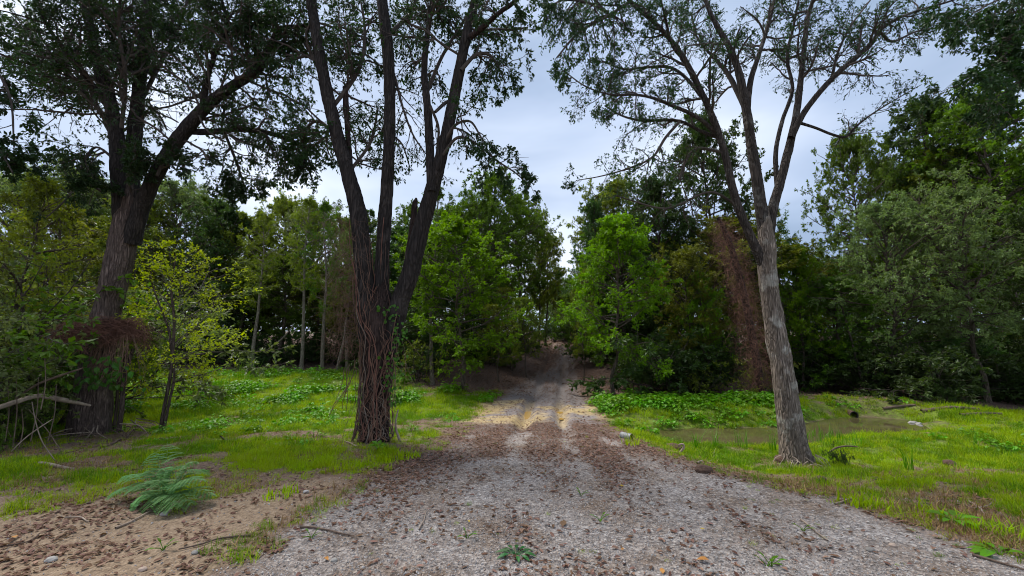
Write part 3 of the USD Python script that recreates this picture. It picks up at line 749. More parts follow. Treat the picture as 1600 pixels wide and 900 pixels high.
placed = [(ground(a[1], 560)[0], a[2]) for a in WOODS]
back_kinds = ['dark', 'darkb', 'tall', 'tallb', 'tallc', 'darkc', 'greyb']
spots = []
for _ in range(4000):
    px, d = fr.uniform(-420, 2020), fr.uniform(15, 42)
    x = at(px, 515, d)[0]
    if in_wood(x, d) < 2.0 or (abs(x - np.interp(d, [14, 36], [1.6, 3.6])) < 3.3 and d < 35):
        continue
    if any((x - a) ** 2 + (d - b) ** 2 < (2.3 + d * 0.035) ** 2 for a, b in spots):
        continue
    spots.append((x, d))
    if len(spots) >= 78:
        break
for i, (x, d) in enumerate(spots):
    v = x / d * FPX + 800
    left = x < 2.6
    top = np.interp(v, SKY_LINE[:, 0], SKY_LINE[:, 1]) + fr.uniform(15, 95)
    z0 = float(height(x, d))
    h = max(4.0, at(v, top, d)[2] - z0)
    k = back_kinds[fr.randint(len(back_kinds))]
    side = 'left' if left else 'right'
    word = {'dark': 'dark green', 'darkb': 'dense dark green', 'darkc': 'broad mid-green', 'tall': 'green', 'tallb': 'olive', 'tallc': 'coarse-leaved olive', 'greyb': 'grey-green'}[k]
    plant(k, x, d, h, min(1.35, 9.5 / h * 0.95), f'{word} background tree {landmark(v)}', f'{word} background trees {landmark(v)}')
for i in range(125):
    for _ in range(50):
        px, d = fr.uniform(-250, 1850), fr.uniform(12.5, 30)
        x = at(px, 515, d)[0]
        w = in_wood(x, d)
        if (w > 1.3 if i < 60 else w > 4) and w < (5 if i < 60 else 13) and not (abs(x - np.interp(d, [14, 36], [1.6, 3.6])) < 2.8):
            break
    k = 'shrubd' if i < 60 else ['shrubd', 'shrub', 'shrubd', 'shrubo'][i % 4]
    side = 'left' if x < 2.6 else 'right'
    word = {'shrubd': 'dark', 'shrub': 'green', 'shrubo': 'olive'}[k]
    plant(k, x, d, fr.uniform(1.5, 3.2), 1.25, f'{word} understorey shrub in the shade {landmark(x / d * FPX + 800)}', f'{word} understorey shrubs {landmark(x / d * FPX + 800)}')

# the far woodland, one mass behind everything
r = rng(5)
n = 46000
px = r.uniform(-900, 2500, n)
d = r.uniform(40, 62, n)
x = (px - 800) / FPX * d
zt = 5.2 + 2.6 * (fbm2(x, d, 0.12, 55) - .3)
z = height(x, d) + zt * r.uniform(0, 1, n) ** 0.8
P0 = np.stack([x, d, z], -1)
lf = leaves(P0, r.normal(size=(n, 3)) + [0, 0, -.3], unit(r.normal(size=(n, 3)) + [0, 0, .8]), r.uniform(.35, .7, n), 0.6)
obj('distant_woodland', lf, M['leaf_dark'], kind='stuff', label='far-off mass of dark woodland closing the view behind the trees', cat='woodland')

# ------------------------------------------------------------------ the three big trees, limb by limb
def ridges(seed, amp, flare=0.0, zb=0.0, freq=5):
    def f(pos, a, R):
        p = pos.reshape(-1, 3)
        n = meshkit.fbm(p * np.array([9.0, 9.0, 1.6]), 4, seed).reshape(pos.shape[:3])
        big = meshkit.fbm(p * np.array([2.2, 2.2, 1.1]), 2, seed + 7).reshape(pos.shape[:3])
        out = 1 + amp * (np.abs(n - 0.5) * 3 - 0.6) + 0.22 * (big - 0.5)
        if flare:
            h = pos[..., 2] - zb
            out = out + flare * np.exp(-np.clip(h, -0.2, 9) / 0.22) * (0.55 + 0.45 * np.cos(freq * a[None, None] + seed + 1.3 * np.sin(2 * a[None, None])))
        return out
    return f


def world_line(pts, d0, d1, slim=1.0):
    """(px, py, width px) rows to world points with radii, the distance running from d0 to d1."""
    pts = np.asarray(pts, float)
    L = np.r_[0, np.cumsum(np.hypot(*np.diff(pts[:, :2], axis=0).T))]
    d = d0 + (d1 - d0) * L / L[-1]
    # a round stem off the lens axis looks wider by 1 / cos of its angle, so its true radius is smaller
    return np.array([[*at(a, b, q), slim * w * 0.5 * q / FPX / math.hypot(1, (a - 800) / FPX)] for (a, b, w), q in zip(pts, d)])


def resample(P, k):
    s = np.r_[0, np.cumsum(np.linalg.norm(np.diff(P[:, :3], axis=0), axis=1))]
    return np.stack([np.interp(np.linspace(0, s[-1], k), s, P[:, c]) for c in range(P.shape[1])], -1), s[-1]


def big_tree(name, label, limbs, bk, lf, seed, leaf=0.065, flare=0.5, droop=0.35, up=0.15, ratio=0.5, level=0.45, sides=40, slim=1.0):
    """limbs: dicts with p (pixel rows), d (distance at both ends), part, n (side branches a metre), s (how far up they start), l (their length), k (twigs each), f (leaves a twig)."""
    r = rng(seed)
    base = world_line(limbs[0]['p'], *limbs[0]['d'])[0, :3]
    t = thing(name, label, 'tree', base)
    shift = lambda vf: (vf[0] - base, vf[1])
    twigs, lvs, lines = [], [], []
    for q in limbs:
        W = world_line(q['p'], *q['d'], slim=slim if q.get('part') in ('limb', 'stem') else 1.0)
        big = W[0, 3] > 0.045
        sp = spline(W, 0.035 if big else 0.08)
        sp[:, 3] = np.maximum(sp[:, 3], 0.003)
        trunk = q.get('part') == 'trunk'
        lines.append(sp)
        mesh = tubes(sp[None, :, :3], sp[None, :, 3], sides if trunk else (26 if big else 9), bark=ridges(seed + len(lines), 0.16 if big else 0.1, flare if trunk else 0, base[2]) if W[0, 3] > 0.03 else None)
        if q.get('part'):
            obj(q['part'], shift(mesh), M[q.get('bk', bk)], t, smooth=True, label=q.get('label'))
        else:
            twigs.append(mesh)
        if q.get('n', 0) <= 0:
            continue
        k, Lw = resample(sp, 24)
        n = max(1, int(q['n'] * Lw * (1 - q.get('s', 0.3))))
        P0, R0 = k[None, :, :3], k[None, :, 3]
        P1, R1 = spawn(r, P0, R0, n, q.get('s', 0.3), 1.0, 1.0, 1.0, 7, 0.2, q.get('up', up), lens=np.array([q.get('l', 1.2)]), minr=0.004)
        R1 = np.minimum(R1, 0.022)
        P2, R2 = spawn(r, P1, R1, q.get('k', 6), 0.15, 1.0, 0.85, 0.55, 5, 0.22, q.get('up', up) - 0.2, minr=0.003)
        P3, R3 = spawn(r, P2, R2, q.get('m', 4), 0.1, 1.0, 0.8, 0.7, 4, 0.25, -droop, minr=0.002)
        twigs += [tubes(P1, R1, 5), tubes(P2, R2, 3), tubes(P3, R3 * 0.8, 3)]
        sz = q.get('leaf', leaf)
        if q.get('f', 6):
            lvs.append(leaf_on(r, P3, R3, q.get('f', 6), 0.1, 1.0, sz, droop * 2, level, ratio))
            lvs.append(leaf_on(r, P2, R2, max(1, q.get('f', 6) // 3), 0.3, 1.0, sz, droop * 2, level, ratio))
    obj('twig_growth', shift(join(twigs)), M['twig'], t, kind='stuff')
    if lvs:
        obj('crown', shift(join(lvs)), M[lf], t, kind='stuff')
    return t, lines


D1, D2, D3 = 7.6, 7.0, 5.6
g1, g2, g3 = ground(150, 682), ground(586, 692), ground(1246, 727)
D1, D2, D3 = g1[1] + .3, g2[1] + .25, g3[1] + .2
left_tree, left_lines = big_tree('leafy_tree', 'big leafy tree at the left with a thick forked trunk leaning right', [
    dict(part='trunk', d=(D1, D1), p=[(138, 702, 84), (141, 660, 72), (145, 620, 66), (152, 560, 59), (164, 500, 53), (180, 430, 51), (193, 370, 50), (197, 335, 42), (202, 300, 22), (206, 272, 5)]),
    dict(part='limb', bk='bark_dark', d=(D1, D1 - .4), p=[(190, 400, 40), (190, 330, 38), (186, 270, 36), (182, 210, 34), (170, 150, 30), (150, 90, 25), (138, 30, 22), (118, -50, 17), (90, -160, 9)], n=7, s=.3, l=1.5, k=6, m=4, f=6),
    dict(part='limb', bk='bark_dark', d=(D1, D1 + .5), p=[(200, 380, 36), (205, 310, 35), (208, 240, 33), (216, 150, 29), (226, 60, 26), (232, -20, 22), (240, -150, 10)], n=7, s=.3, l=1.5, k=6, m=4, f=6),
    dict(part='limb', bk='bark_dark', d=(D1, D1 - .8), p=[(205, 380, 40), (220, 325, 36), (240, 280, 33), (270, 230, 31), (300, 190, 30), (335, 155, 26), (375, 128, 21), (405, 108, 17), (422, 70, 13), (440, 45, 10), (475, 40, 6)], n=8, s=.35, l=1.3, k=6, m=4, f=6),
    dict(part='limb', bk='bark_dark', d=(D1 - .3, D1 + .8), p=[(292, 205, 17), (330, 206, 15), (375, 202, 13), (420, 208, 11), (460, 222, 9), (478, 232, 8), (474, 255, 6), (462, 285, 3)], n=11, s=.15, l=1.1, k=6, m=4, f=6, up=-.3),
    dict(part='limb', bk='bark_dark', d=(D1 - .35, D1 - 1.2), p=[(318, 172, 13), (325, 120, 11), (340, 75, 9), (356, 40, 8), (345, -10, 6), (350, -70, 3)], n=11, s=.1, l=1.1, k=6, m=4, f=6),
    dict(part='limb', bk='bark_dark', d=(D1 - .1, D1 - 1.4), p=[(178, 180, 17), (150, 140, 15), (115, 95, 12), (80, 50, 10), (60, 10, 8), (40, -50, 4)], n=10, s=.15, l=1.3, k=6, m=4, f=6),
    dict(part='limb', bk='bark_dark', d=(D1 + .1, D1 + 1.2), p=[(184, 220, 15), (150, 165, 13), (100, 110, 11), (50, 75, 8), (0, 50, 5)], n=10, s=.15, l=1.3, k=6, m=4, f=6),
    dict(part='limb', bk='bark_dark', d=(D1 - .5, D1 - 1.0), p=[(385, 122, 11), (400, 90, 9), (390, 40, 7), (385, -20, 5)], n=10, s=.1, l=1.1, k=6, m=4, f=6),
    dict(d=(D1 - .3, D1 - 1.3), p=[(190, 200, 9), (196, 120, 8), (186, 50, 7), (190, -40, 4)], n=11, s=.1, l=1.2, k=6, m=4, f=6),
    dict(d=(D1 + .3, D1 + 1.1), p=[(214, 170, 10), (245, 110, 8), (275, 50, 7), (300, -20, 4)], n=11, s=.1, l=1.2, k=6, m=4, f=6),
    dict(d=(D1, D1 - .6), p=[(160, 300, 5), (130, 285, 4.5), (100, 315, 3.5), (70, 342, 2)], n=3, s=.3, l=.5, k=4, m=3, f=3),
    dict(d=(D1 - .2, D1 - .6), p=[(180, 250, 6), (150, 230, 5), (128, 260, 4), (133, 290, 3)], n=9, s=.1, l=.8, k=7, m=5, f=8, up=-.5),
    dict(d=(D1 - .2, D1 - .9), p=[(205, 300, 5), (200, 270, 5), (215, 240, 4)], n=12, s=.0, l=.5, k=6, m=4, f=6),
    dict(d=(D1 - .5, D1 - .4), p=[(245, 275, 6), (262, 240, 5), (285, 245, 4)], n=9, s=.0, l=.6, k=6, m=4, f=6),
    dict(d=(D1 + .2, D1 + .8), p=[(350, 205, 6), (368, 250, 5), (385, 300, 3)], n=11, s=.1, l=.8, k=7, m=5, f=8, up=-.4),
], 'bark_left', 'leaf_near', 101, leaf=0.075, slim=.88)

mid_tree, mid_lines = big_tree('vine_wrapped_tree', 'dark three-stemmed tree wrapped in dry vines, left of the track', [
    dict(part='trunk', d=(D2, D2), p=[(583, 712, 58), (584, 685, 50), (586, 640, 47), (590, 590, 49), (592, 550, 53), (594, 510, 58), (597, 475, 42), (600, 440, 8)]),
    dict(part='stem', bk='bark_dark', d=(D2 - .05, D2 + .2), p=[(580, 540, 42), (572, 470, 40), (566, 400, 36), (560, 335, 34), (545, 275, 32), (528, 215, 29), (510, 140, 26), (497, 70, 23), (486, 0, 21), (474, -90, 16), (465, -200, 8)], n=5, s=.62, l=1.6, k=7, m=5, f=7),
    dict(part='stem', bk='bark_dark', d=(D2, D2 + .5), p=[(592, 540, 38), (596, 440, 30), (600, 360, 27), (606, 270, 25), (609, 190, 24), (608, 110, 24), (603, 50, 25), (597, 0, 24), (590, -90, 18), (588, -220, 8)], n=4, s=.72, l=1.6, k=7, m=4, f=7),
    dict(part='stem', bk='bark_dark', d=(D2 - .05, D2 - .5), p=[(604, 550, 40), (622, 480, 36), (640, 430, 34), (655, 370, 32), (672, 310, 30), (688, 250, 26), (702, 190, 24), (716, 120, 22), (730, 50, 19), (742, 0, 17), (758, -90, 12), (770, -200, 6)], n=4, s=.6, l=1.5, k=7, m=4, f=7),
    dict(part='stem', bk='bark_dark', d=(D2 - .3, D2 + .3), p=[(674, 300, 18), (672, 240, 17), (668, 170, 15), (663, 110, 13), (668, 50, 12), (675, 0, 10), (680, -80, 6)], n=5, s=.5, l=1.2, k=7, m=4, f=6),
    dict(part='limb', d=(D2 - .45, D2 - 1.1), p=[(735, 58, 13), (755, 42, 11), (780, 20, 9), (805, 2, 8), (840, -30, 5)], n=6, s=.3, l=1.0, k=6, m=4, f=6, up=-.5),
    dict(part='broken_stub', d=(D2 + .15, D2 + .3), p=[(622, 500, 16), (634, 430, 14), (643, 370, 12), (648, 322, 10), (650, 312, 6), (650, 309, 2)], label='broken-off dead stub behind the right stem'),
    dict(part='broken_stub', d=(D2 + .15, D2 + .4), p=[(548, 290, 12), (545, 230, 10), (541, 170, 10), (540, 136, 9)], label='short dead snag beside the left stem'),
    dict(d=(D2 - .3, D2 - 1.0), p=[(690, 245, 6), (715, 215, 5), (745, 225, 4), (775, 250, 3), (805, 270, 2.5), (830, 292, 1.5)], n=9, s=.25, l=.55, k=5, m=3, f=7, up=-.8, leaf=.06),
    dict(d=(D2 - .3, D2 - .8), p=[(696, 220, 6), (712, 195, 5), (735, 190, 4), (752, 215, 3)], n=9, s=.2, l=.7, k=5, m=4, f=7, up=-.8, leaf=.06),
    dict(d=(D2 - .4, D2 - .2), p=[(720, 110, 7), (745, 85, 6), (770, 90, 4), (790, 130, 2.5)], n=9, s=.1, l=.8, k=6, m=4, f=7, up=-.8),
    dict(d=(D2 + .2, D2 + .7), p=[(665, 150, 7), (690, 90, 6), (720, 40, 5), (750, -10, 4)], n=8, s=.1, l=1.0, k=6, m=4, f=7, up=-.6),
    dict(d=(D2 - .3, D2 + .3), p=[(672, 165, 5), (685, 200, 4.5), (683, 240, 3.5), (690, 275, 2)], n=4, s=.2, l=.5, k=4, m=3, f=2, up=-.5),
    dict(d=(D2 - .3, D2 - .1), p=[(680, 175, 5), (697, 160, 6), (708, 158, 6)], n=0),
    dict(d=(D2 + .4, D2 + .2), p=[(617, 120, 5), (630, 170, 4), (645, 210, 3), (665, 240, 2)], n=8, s=.1, l=.7, k=4, m=3, f=1, up=-1.2),
    dict(d=(D2 + .3, D2 + .3), p=[(610, 210, 4), (628, 225, 3), (640, 260, 2)], n=8, s=.1, l=.6, k=4, m=3, f=1, up=-1.2),
    dict(d=(D2 + .2, D2 + 1.0), p=[(500, 110, 9), (470, 60, 7), (430, 40, 5), (400, 30, 3)], n=9, s=.1, l=1.1, k=7, m=5, f=7, up=-.2),
    dict(d=(D2 + .2, D2 + 1.2), p=[(518, 170, 8), (560, 110, 7), (570, 50, 5), (560, -20, 3)], n=9, s=.1, l=1.1, k=7, m=4, f=6, up=-.2),
    dict(d=(D2 + .2, D2 + 1.3), p=[(545, 270, 6), (580, 220, 5), (590, 170, 4)], n=8, s=.1, l=.8, k=6, m=4, f=6, up=-.4),
    dict(d=(D2 + .3, D2 + 1.2), p=[(530, 220, 7), (500, 190, 6), (480, 200, 4), (470, 230, 3)], n=9, s=.1, l=.9, k=7, m=4, f=7, up=-.5),
    dict(d=(D2 + .5, D2 + 1.5), p=[(602, 60, 8), (640, 20, 6), (670, -40, 4)], n=8, s=.1, l=1.1, k=6, m=4, f=6, up=-.5),
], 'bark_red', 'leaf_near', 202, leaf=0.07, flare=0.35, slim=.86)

right_tree, right_lines = big_tree('leaning_tree', 'grey-trunked tree leaning left beside the pond, with open spreading limbs', [
    dict(part='trunk', d=(D3, D3 + .1), p=[(1250, 745, 66), (1246, 722, 55), (1240, 690, 47), (1232, 640, 42), (1222, 580, 39), (1212, 520, 36), (1203, 460, 34), (1198, 410, 33), (1197, 375, 29), (1196, 345, 20), (1196, 318, 5)]),
    dict(part='limb', bk='bark_limb', d=(D3 + .1, D3 - .4), p=[(1200, 430, 26), (1180, 385, 20), (1160, 340, 18), (1146, 300, 17), (1137, 260, 16), (1128, 225, 15), (1112, 180, 14), (1094, 140, 13), (1072, 98, 12), (1050, 65, 10), (1025, 38, 9), (985, 2, 8), (940, -50, 5)], n=4, s=.42, l=1.0, k=8, m=4, f=5),
    dict(part='limb', bk='bark_limb', d=(D3 + .1, D3 + .3), p=[(1197, 380, 26), (1187, 310, 24), (1178, 250, 22), (1170, 200, 21), (1164, 160, 19), (1155, 115, 16), (1140, 75, 13), (1120, 40, 11), (1105, 8, 9), (1085, -60, 6), (1070, -140, 3)], n=4, s=.5, l=1.0, k=8, m=4, f=5),
    dict(part='limb', bk='bark_limb', d=(D3 + .1, D3 + .5), p=[(1200, 380, 24), (1208, 325, 21), (1222, 275, 19), (1234, 225, 18), (1243, 185, 16), (1250, 135, 13), (1256, 80, 11), (1262, 30, 10), (1275, -20, 8), (1290, -110, 4)], n=4, s=.45, l=1.0, k=8, m=4, f=5),
    dict(part='limb', bk='bark_limb', d=(D3 + .1, D3 - .3), p=[(1236, 215, 16), (1255, 178, 14), (1280, 145, 13), (1305, 118, 12), (1335, 92, 12), (1360, 70, 11), (1378, 45, 10), (1405, 28, 8), (1440, 15, 7), (1490, 0, 5), (1540, -20, 3)], n=5, s=.3, l=.9, k=8, m=4, f=5),
    dict(part='limb', bk='bark_limb', d=(D3 + .25, D3 + .9), p=[(1167, 190, 14), (1172, 130, 12), (1186, 85, 10), (1200, 40, 9), (1210, -5, 7), (1220, -80, 4)], n=5, s=.3, l=1.0, k=8, m=4, f=5),
    dict(part='limb', bk='bark_limb', d=(D3 + .2, D3 + 1.0), p=[(1215, 300, 11), (1212, 240, 10), (1222, 190, 9), (1238, 140, 8), (1230, 90, 7), (1240, 40, 6), (1252, -20, 4)], n=5, s=.4, l=.9, k=8, m=4, f=5),
    dict(part='limb', bk='bark_limb', d=(D3 + .2, D3 - .3), p=[(1250, 192, 7), (1275, 200, 6), (1300, 210, 6), (1322, 214, 6), (1335, 200, 5), (1360, 180, 4), (1395, 158, 3), (1440, 132, 1.5)], n=9, s=.3, l=.6, k=5, m=3, f=2, up=.5),
    dict(part='limb', bk='bark_limb', d=(D3, D3 - .7), p=[(1127, 222, 10), (1105, 195, 9), (1080, 178, 8), (1050, 165, 7), (1020, 153, 6), (990, 148, 5), (955, 148, 4), (915, 135, 3), (880, 110, 2)], n=8, s=.3, l=.8, k=8, m=4, f=5),
    dict(part='limb', bk='bark_limb', d=(D3, D3 + .8), p=[(1122, 215, 8), (1095, 205, 7), (1065, 190, 6), (1040, 188, 6), (1000, 188, 5), (970, 180, 4), (945, 165, 3)], n=9, s=.2, l=.7, k=8, m=4, f=5),
    dict(part='limb', bk='bark_limb', d=(D3, D3 + .5), p=[(1100, 155, 9), (1070, 120, 7), (1045, 105, 6), (1010, 105, 5), (975, 108, 4), (940, 95, 3)], n=8, s=.2, l=.8, k=8, m=4, f=5),
    dict(part='limb', bk='bark_limb', d=(D3 - .1, D3 - .8), p=[(1070, 95, 7), (1050, 70, 6), (1040, 30, 5), (1030, -10, 4)], n=8, s=.2, l=.9, k=8, m=4, f=5),
    dict(d=(D3 + .3, D3 + 1.0), p=[(1165, 170, 11), (1140, 120, 9), (1120, 95, 6), (1090, 60, 4), (1080, 20, 3)], n=8, s=.2, l=.9, k=8, m=4, f=5),
    dict(d=(D3 - .1, D3 - .3), p=[(1062, 190, 5), (1040, 215, 5), (1020, 245, 4), (985, 262, 3), (940, 275, 2), (900, 282, 1.2)], n=10, s=.2, l=.55, k=5, m=3, f=4, up=.1),
    dict(d=(D3 + .6, D3 + .4), p=[(1128, 238, 6), (1090, 232, 5), (1072, 250, 5), (1062, 280, 4)], n=8, s=.1, l=.6, k=5, m=3, f=1, up=.0),
    dict(d=(D3 + .2, D3 - .4), p=[(1150, 320, 5), (1110, 300, 4), (1060, 320, 4), (1030, 325, 3), (960, 305, 2)], n=8, s=.2, l=.55, k=5, m=3, f=1, up=.1),
    dict(d=(D3 + .2, D3 - .6), p=[(950, 20, 6), (920, 5, 5), (880, 0, 4), (850, 20, 2.5)], n=10, s=.0, l=.8, k=6, m=4, f=7, up=-.6),
    dict(d=(D3 + .1, D3 - .8), p=[(985, 2, 7), (950, 25, 5), (905, 50, 4), (870, 90, 2.5)], n=10, s=.1, l=.8, k=6, m=4, f=7, up=-.4),
    dict(d=(D3 + .1, D3 + .6), p=[(1375, 50, 6), (1395, 65, 5), (1430, 50, 4), (1480, 40, 3)], n=8, s=.2, l=.7, k=5, m=4, f=6),
    dict(d=(D3 + .3, D3 + .7), p=[(1300, 120, 6), (1310, 80, 5), (1330, 40, 4), (1360, 0, 3)], n=8, s=.1, l=.9, k=8, m=4, f=5),
], 'bark_tan', 'leaf_near', 303, leaf=0.05, flare=0.5, slim=.86)


# boughs that hang in at the upper corners from trees beyond the frame
def corner_bough(label, pts, d, lf, seed, **kw):
    r = rng(seed)
    t, _ = None, None
    base = np.array(world_line(pts[0], *d[0])[0, :3])
    t = thing('overhanging_bough', label, 'bough', base)
    tw, lv = [], []
    for p, dd in zip(pts, d):
        sp = spline(world_line(p, *dd), 0.08)
        obj('branch', (lambda m: (m[0] - base, m[1]))(tubes(sp[None, :, :3], sp[None, :, 3], 8)), M['twig'], t, smooth=True)
        k, L = resample(sp, 20)
        P1, R1 = spawn(r, k[None, :, :3], k[None, :, 3], int(kw.get('n', 9) * L), .1, 1, .95, 1.0, 6, .2, kw.get('up', -.3), lens=np.array([kw.get('l', .9)]), minr=.004)
        P2, R2 = spawn(r, P1, R1, 6, .15, 1, .85, .55, 4, .22, -.3, minr=.003)
        P3, R3 = spawn(r, P2, R2, 4, .1, 1, .8, .7, 3, .25, -.4, minr=.002)
        tw += [tubes(P1, R1, 4), tubes(P2, R2, 3), tubes(P3, R3, 3)]
        lv.append(leaf_on(r, P3, R3, kw.get('f', 7), .1, 1, kw.get('leaf', .06), .5, .4, .5))
    obj('twig_growth', (lambda m: (m[0] - base, m[1]))(join(tw)), M['twig'], t, kind='stuff')
    obj('leaf_mass', (lambda m: (m[0] - base, m[1]))(join(lv)), M[lf], t, kind='stuff')


corner_bough('dark leafy bough hanging in at the upper right corner', [
    [(1760, -120, 16), (1680, -30, 11), (1610, 40, 8), (1560, 95, 5), (1520, 130, 3)],
    [(1740, -60, 12), (1660, 60, 9), (1590, 130, 6), (1540, 160, 3)],
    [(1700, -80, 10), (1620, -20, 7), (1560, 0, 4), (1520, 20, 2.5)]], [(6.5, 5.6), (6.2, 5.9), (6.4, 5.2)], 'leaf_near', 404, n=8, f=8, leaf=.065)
corner_bough('dark leafy bough hanging down at the upper left edge', [
    [(-150, -60, 14), (-80, 20, 10), (-20, 90, 7), (15, 150, 5), (22, 230, 3)],
    [(-140, 60, 10), (-70, 140, 8), (-20, 200, 5), (20, 270, 3)]], [(6.6, 6.2), (6.4, 6.0)], 'leaf_near', 405, n=6, l=.6, f=7, leaf=.07)


# ------------------------------------------------------------------ dry vines on the middle tree
def axis_at(sp, z):
    o = np.argsort(sp[:, 2])
    return np.stack([np.interp(z, sp[o, 2], sp[o, c]) for c in (0, 1)], -1), np.interp(z, sp[o, 2], sp[o, 3])


r = rng(17)
zb = float(g2[2])
mt = mid_lines[0]
z_top = at(590, 330, D2)[2]
base2 = np.array(mid_tree.GetAttribute('xformOp:translate').Get())
vt = thing('dry_vine', 'tangle of dry brown vines clinging to the middle tree trunk', 'vine', base2)
fine = []
for i in range(88):
    z0 = zb + r.uniform(.9, z_top - zb) if i > 25 else zb + r.uniform(.3, 1.2)
    z1 = zb + (r.uniform(-.02, .06) if r.rand() < .65 else r.uniform(.0, .9) * (z0 - zb))
    k = 16
    z = np.linspace(z0, z1, k)
    c, rad = axis_at(mt, z)
    cs, rs = axis_at(mid_lines[1], z)
    hi = z > at(590, 520, D2)[2]
    use = hi[:, None] & np.array([[r.rand() < .75]])
    c = np.where(use, cs, c)
    rad = np.where(use[:, 0], rs, rad)
    a = r.uniform(0, 2 * PI) + np.cumsum(r.normal(0, .16, k)) + r.normal(0, .9) * np.linspace(0, 1, k)
    if r.rand() < .6:
        a = a - np.mean(a) - PI / 2 + r.normal(0, .8)
    rr = rad * 1.06 + .008 + .03 * r.rand() * np.abs(np.sin(np.linspace(0, PI * r.uniform(1, 3), k))) + .05 * np.exp(-(z - zb) / .25)
    P = np.column_stack([c + rr[:, None] * np.stack([np.cos(a), np.sin(a)], -1), z])
    P = spline(P, .05)
    w = r.uniform(.004, .010) if i < 46 else r.uniform(.002, .004)
    wv = w * (.55 + .9 * meshkit.fbm(np.column_stack([P * 7.0]), 3, i)) * np.linspace(.6, 1.25, len(P))
    m = tubes(P[None] - base2, wv[None], 6 if i < 46 else 4)
    if i < 46:
        obj('vine', m, M[['vine', 'vine_red', 'twig', 'vine_grey'][r.randint(4)]], vt, smooth=True)
    else:
        fine.append(m)
# thin runners lifting off and hanging from the lower trunk
for i in range(45):
    px, py = r.uniform(545, 635), r.uniform(470, 620)
    p = at(px, py, D2 + r.uniform(-.5, .3))
    L = r.uniform(.4, 1.3)
    P1, R1 = grow(r, p[None], np.array([[r.normal(0, .3), r.normal(0, .3), -1.0]]), np.array([L]), np.array([.003]), 9, .22, -.6, 1.0)
    P1[..., 2] = np.maximum(P1[..., 2], height(P1[..., 0], P1[..., 1]) + .01)
    fine.append(tubes(P1 - base2, R1, 3))
obj('vine_tangle', join(fine), M['vine'], vt, kind='stuff')

# hanging curtain of dead twigs to the left of the stems
r = rng(18)
n = 1100
px = 548 + r.normal(0, 15, n) - 18 * r.rand(n)
py = 340 + 215 * r.rand(n)
P0 = np.array([at(a, b, D2 + q) for a, b, q in zip(px, py, r.normal(.05, .22, n))])
P1, R1 = grow(r, P0, r.normal(size=(n, 3)) * 1.1 + [0, 0, -.5], r.uniform(.12, .5, n), np.full(n, .0019), 6, .5, -.8, .5)
cur = [tubes(P1 - base2, R1, 3)]
ct = thing('hanging_dead_vine', 'curtain of dead brown vine twigs hanging left of the middle tree stems', 'vine', base2)
obj('twig_curtain', join(cur), M['vine'], ct, kind='stuff')
Ph = np.stack([at(515 + 16 * i, 330 + 20 * (i % 2), D2 + .1) for i in range(4)])
for i in range(7):
    p = at(548 + r.uniform(-14, 10), r.uniform(560, 590), D2 + r.uniform(-.2, .2))
    P1, R1 = grow(r, p[None], np.array([[0, 0, -1.0]]), np.array([r.uniform(.5, .95)]), np.array([.006]), 10, .12, -.4, .8)
    obj('hanging_stem', tubes(P1 - base2, R1, 4), M['vine'], ct, smooth=True)

# green ivy on the right side of the trunk
r = rng(19)
iv = thing('ivy', 'green ivy climbing the right side of the vine-wrapped trunk', 'ivy', base2)
p0 = np.array([at(616 + r.normal(0, 9) + 6 * math.sin(py / 20), py, D2 - .25 + r.normal(0, .08)) for py in r.uniform(470, 632, 170)])
obj('leaf_mass', (lambda m: (m[0] - base2, m[1]))(leaves(p0, r.normal(size=(170, 3)) * .6 + [0.3, -.3, -.7], unit(r.normal(size=(170, 3)) * .5 + [.4, -.9, .3]), r.uniform(.04, .075, 170), .9, shape=1)), M['leaf_vine'], iv, kind='stuff')
P = spline(np.array([at(612, 640, D2 - .25), at(618, 590, D2 - .28), at(612, 540, D2 - .27), at(620, 490, D2 - .25), at(628, 460, D2 - .2)]), .06)
obj('stem', tubes(P[None] - base2, np.full((1, len(P)), .006), 5), M['vine'], iv, smooth=True)

# ------------------------------------------------------------------ brown mat and broad leaves round the left tree
r = rng(23)
base1 = np.array(left_tree.GetAttribute('xformOp:translate').Get())
n = 1500
ctr = at(164, 512, D1)
a = r.uniform(0, 2 * PI, n)
z0 = r.uniform(-.12, .14, n)
S = ctr + np.stack([np.cos(a) * .3, np.sin(a) * .3, z0], -1)
k = 7
t = np.linspace(0, 1, k)[None]
L = r.uniform(.18, .62, n)[:, None]
rad = .3 + L * t
dz = z0[:, None] + r.uniform(.0, .3, n)[:, None] * t - (.72 * L + r.uniform(-.1, .2, n)[:, None]) * t ** r.uniform(1.6, 2.8, n)[:, None]
a2 = a[:, None] + r.normal(0, 1.1, n)[:, None] * t
P = np.stack([ctr[0] + np.cos(a2) * rad, ctr[1] + np.sin(a2) * rad, ctr[2] + dz], -1) + r.normal(0, .02, (n, k, 3))
mat_t = thing('dead_vine_mat', 'shaggy skirt of dead reddish twigs round the left tree trunk', 'vine mat', base1)
obj('twig_mass', (lambda m: (m[0] - base1, m[1]))(tubes(P, np.full((n, k), .0027), 3)), M['vine_red'], mat_t, kind='stuff')
lt = thing('broad_leaved_vine', 'broad green vine leaves hanging under the dead twig skirt of the left tree', 'vine', base1)
stems = []
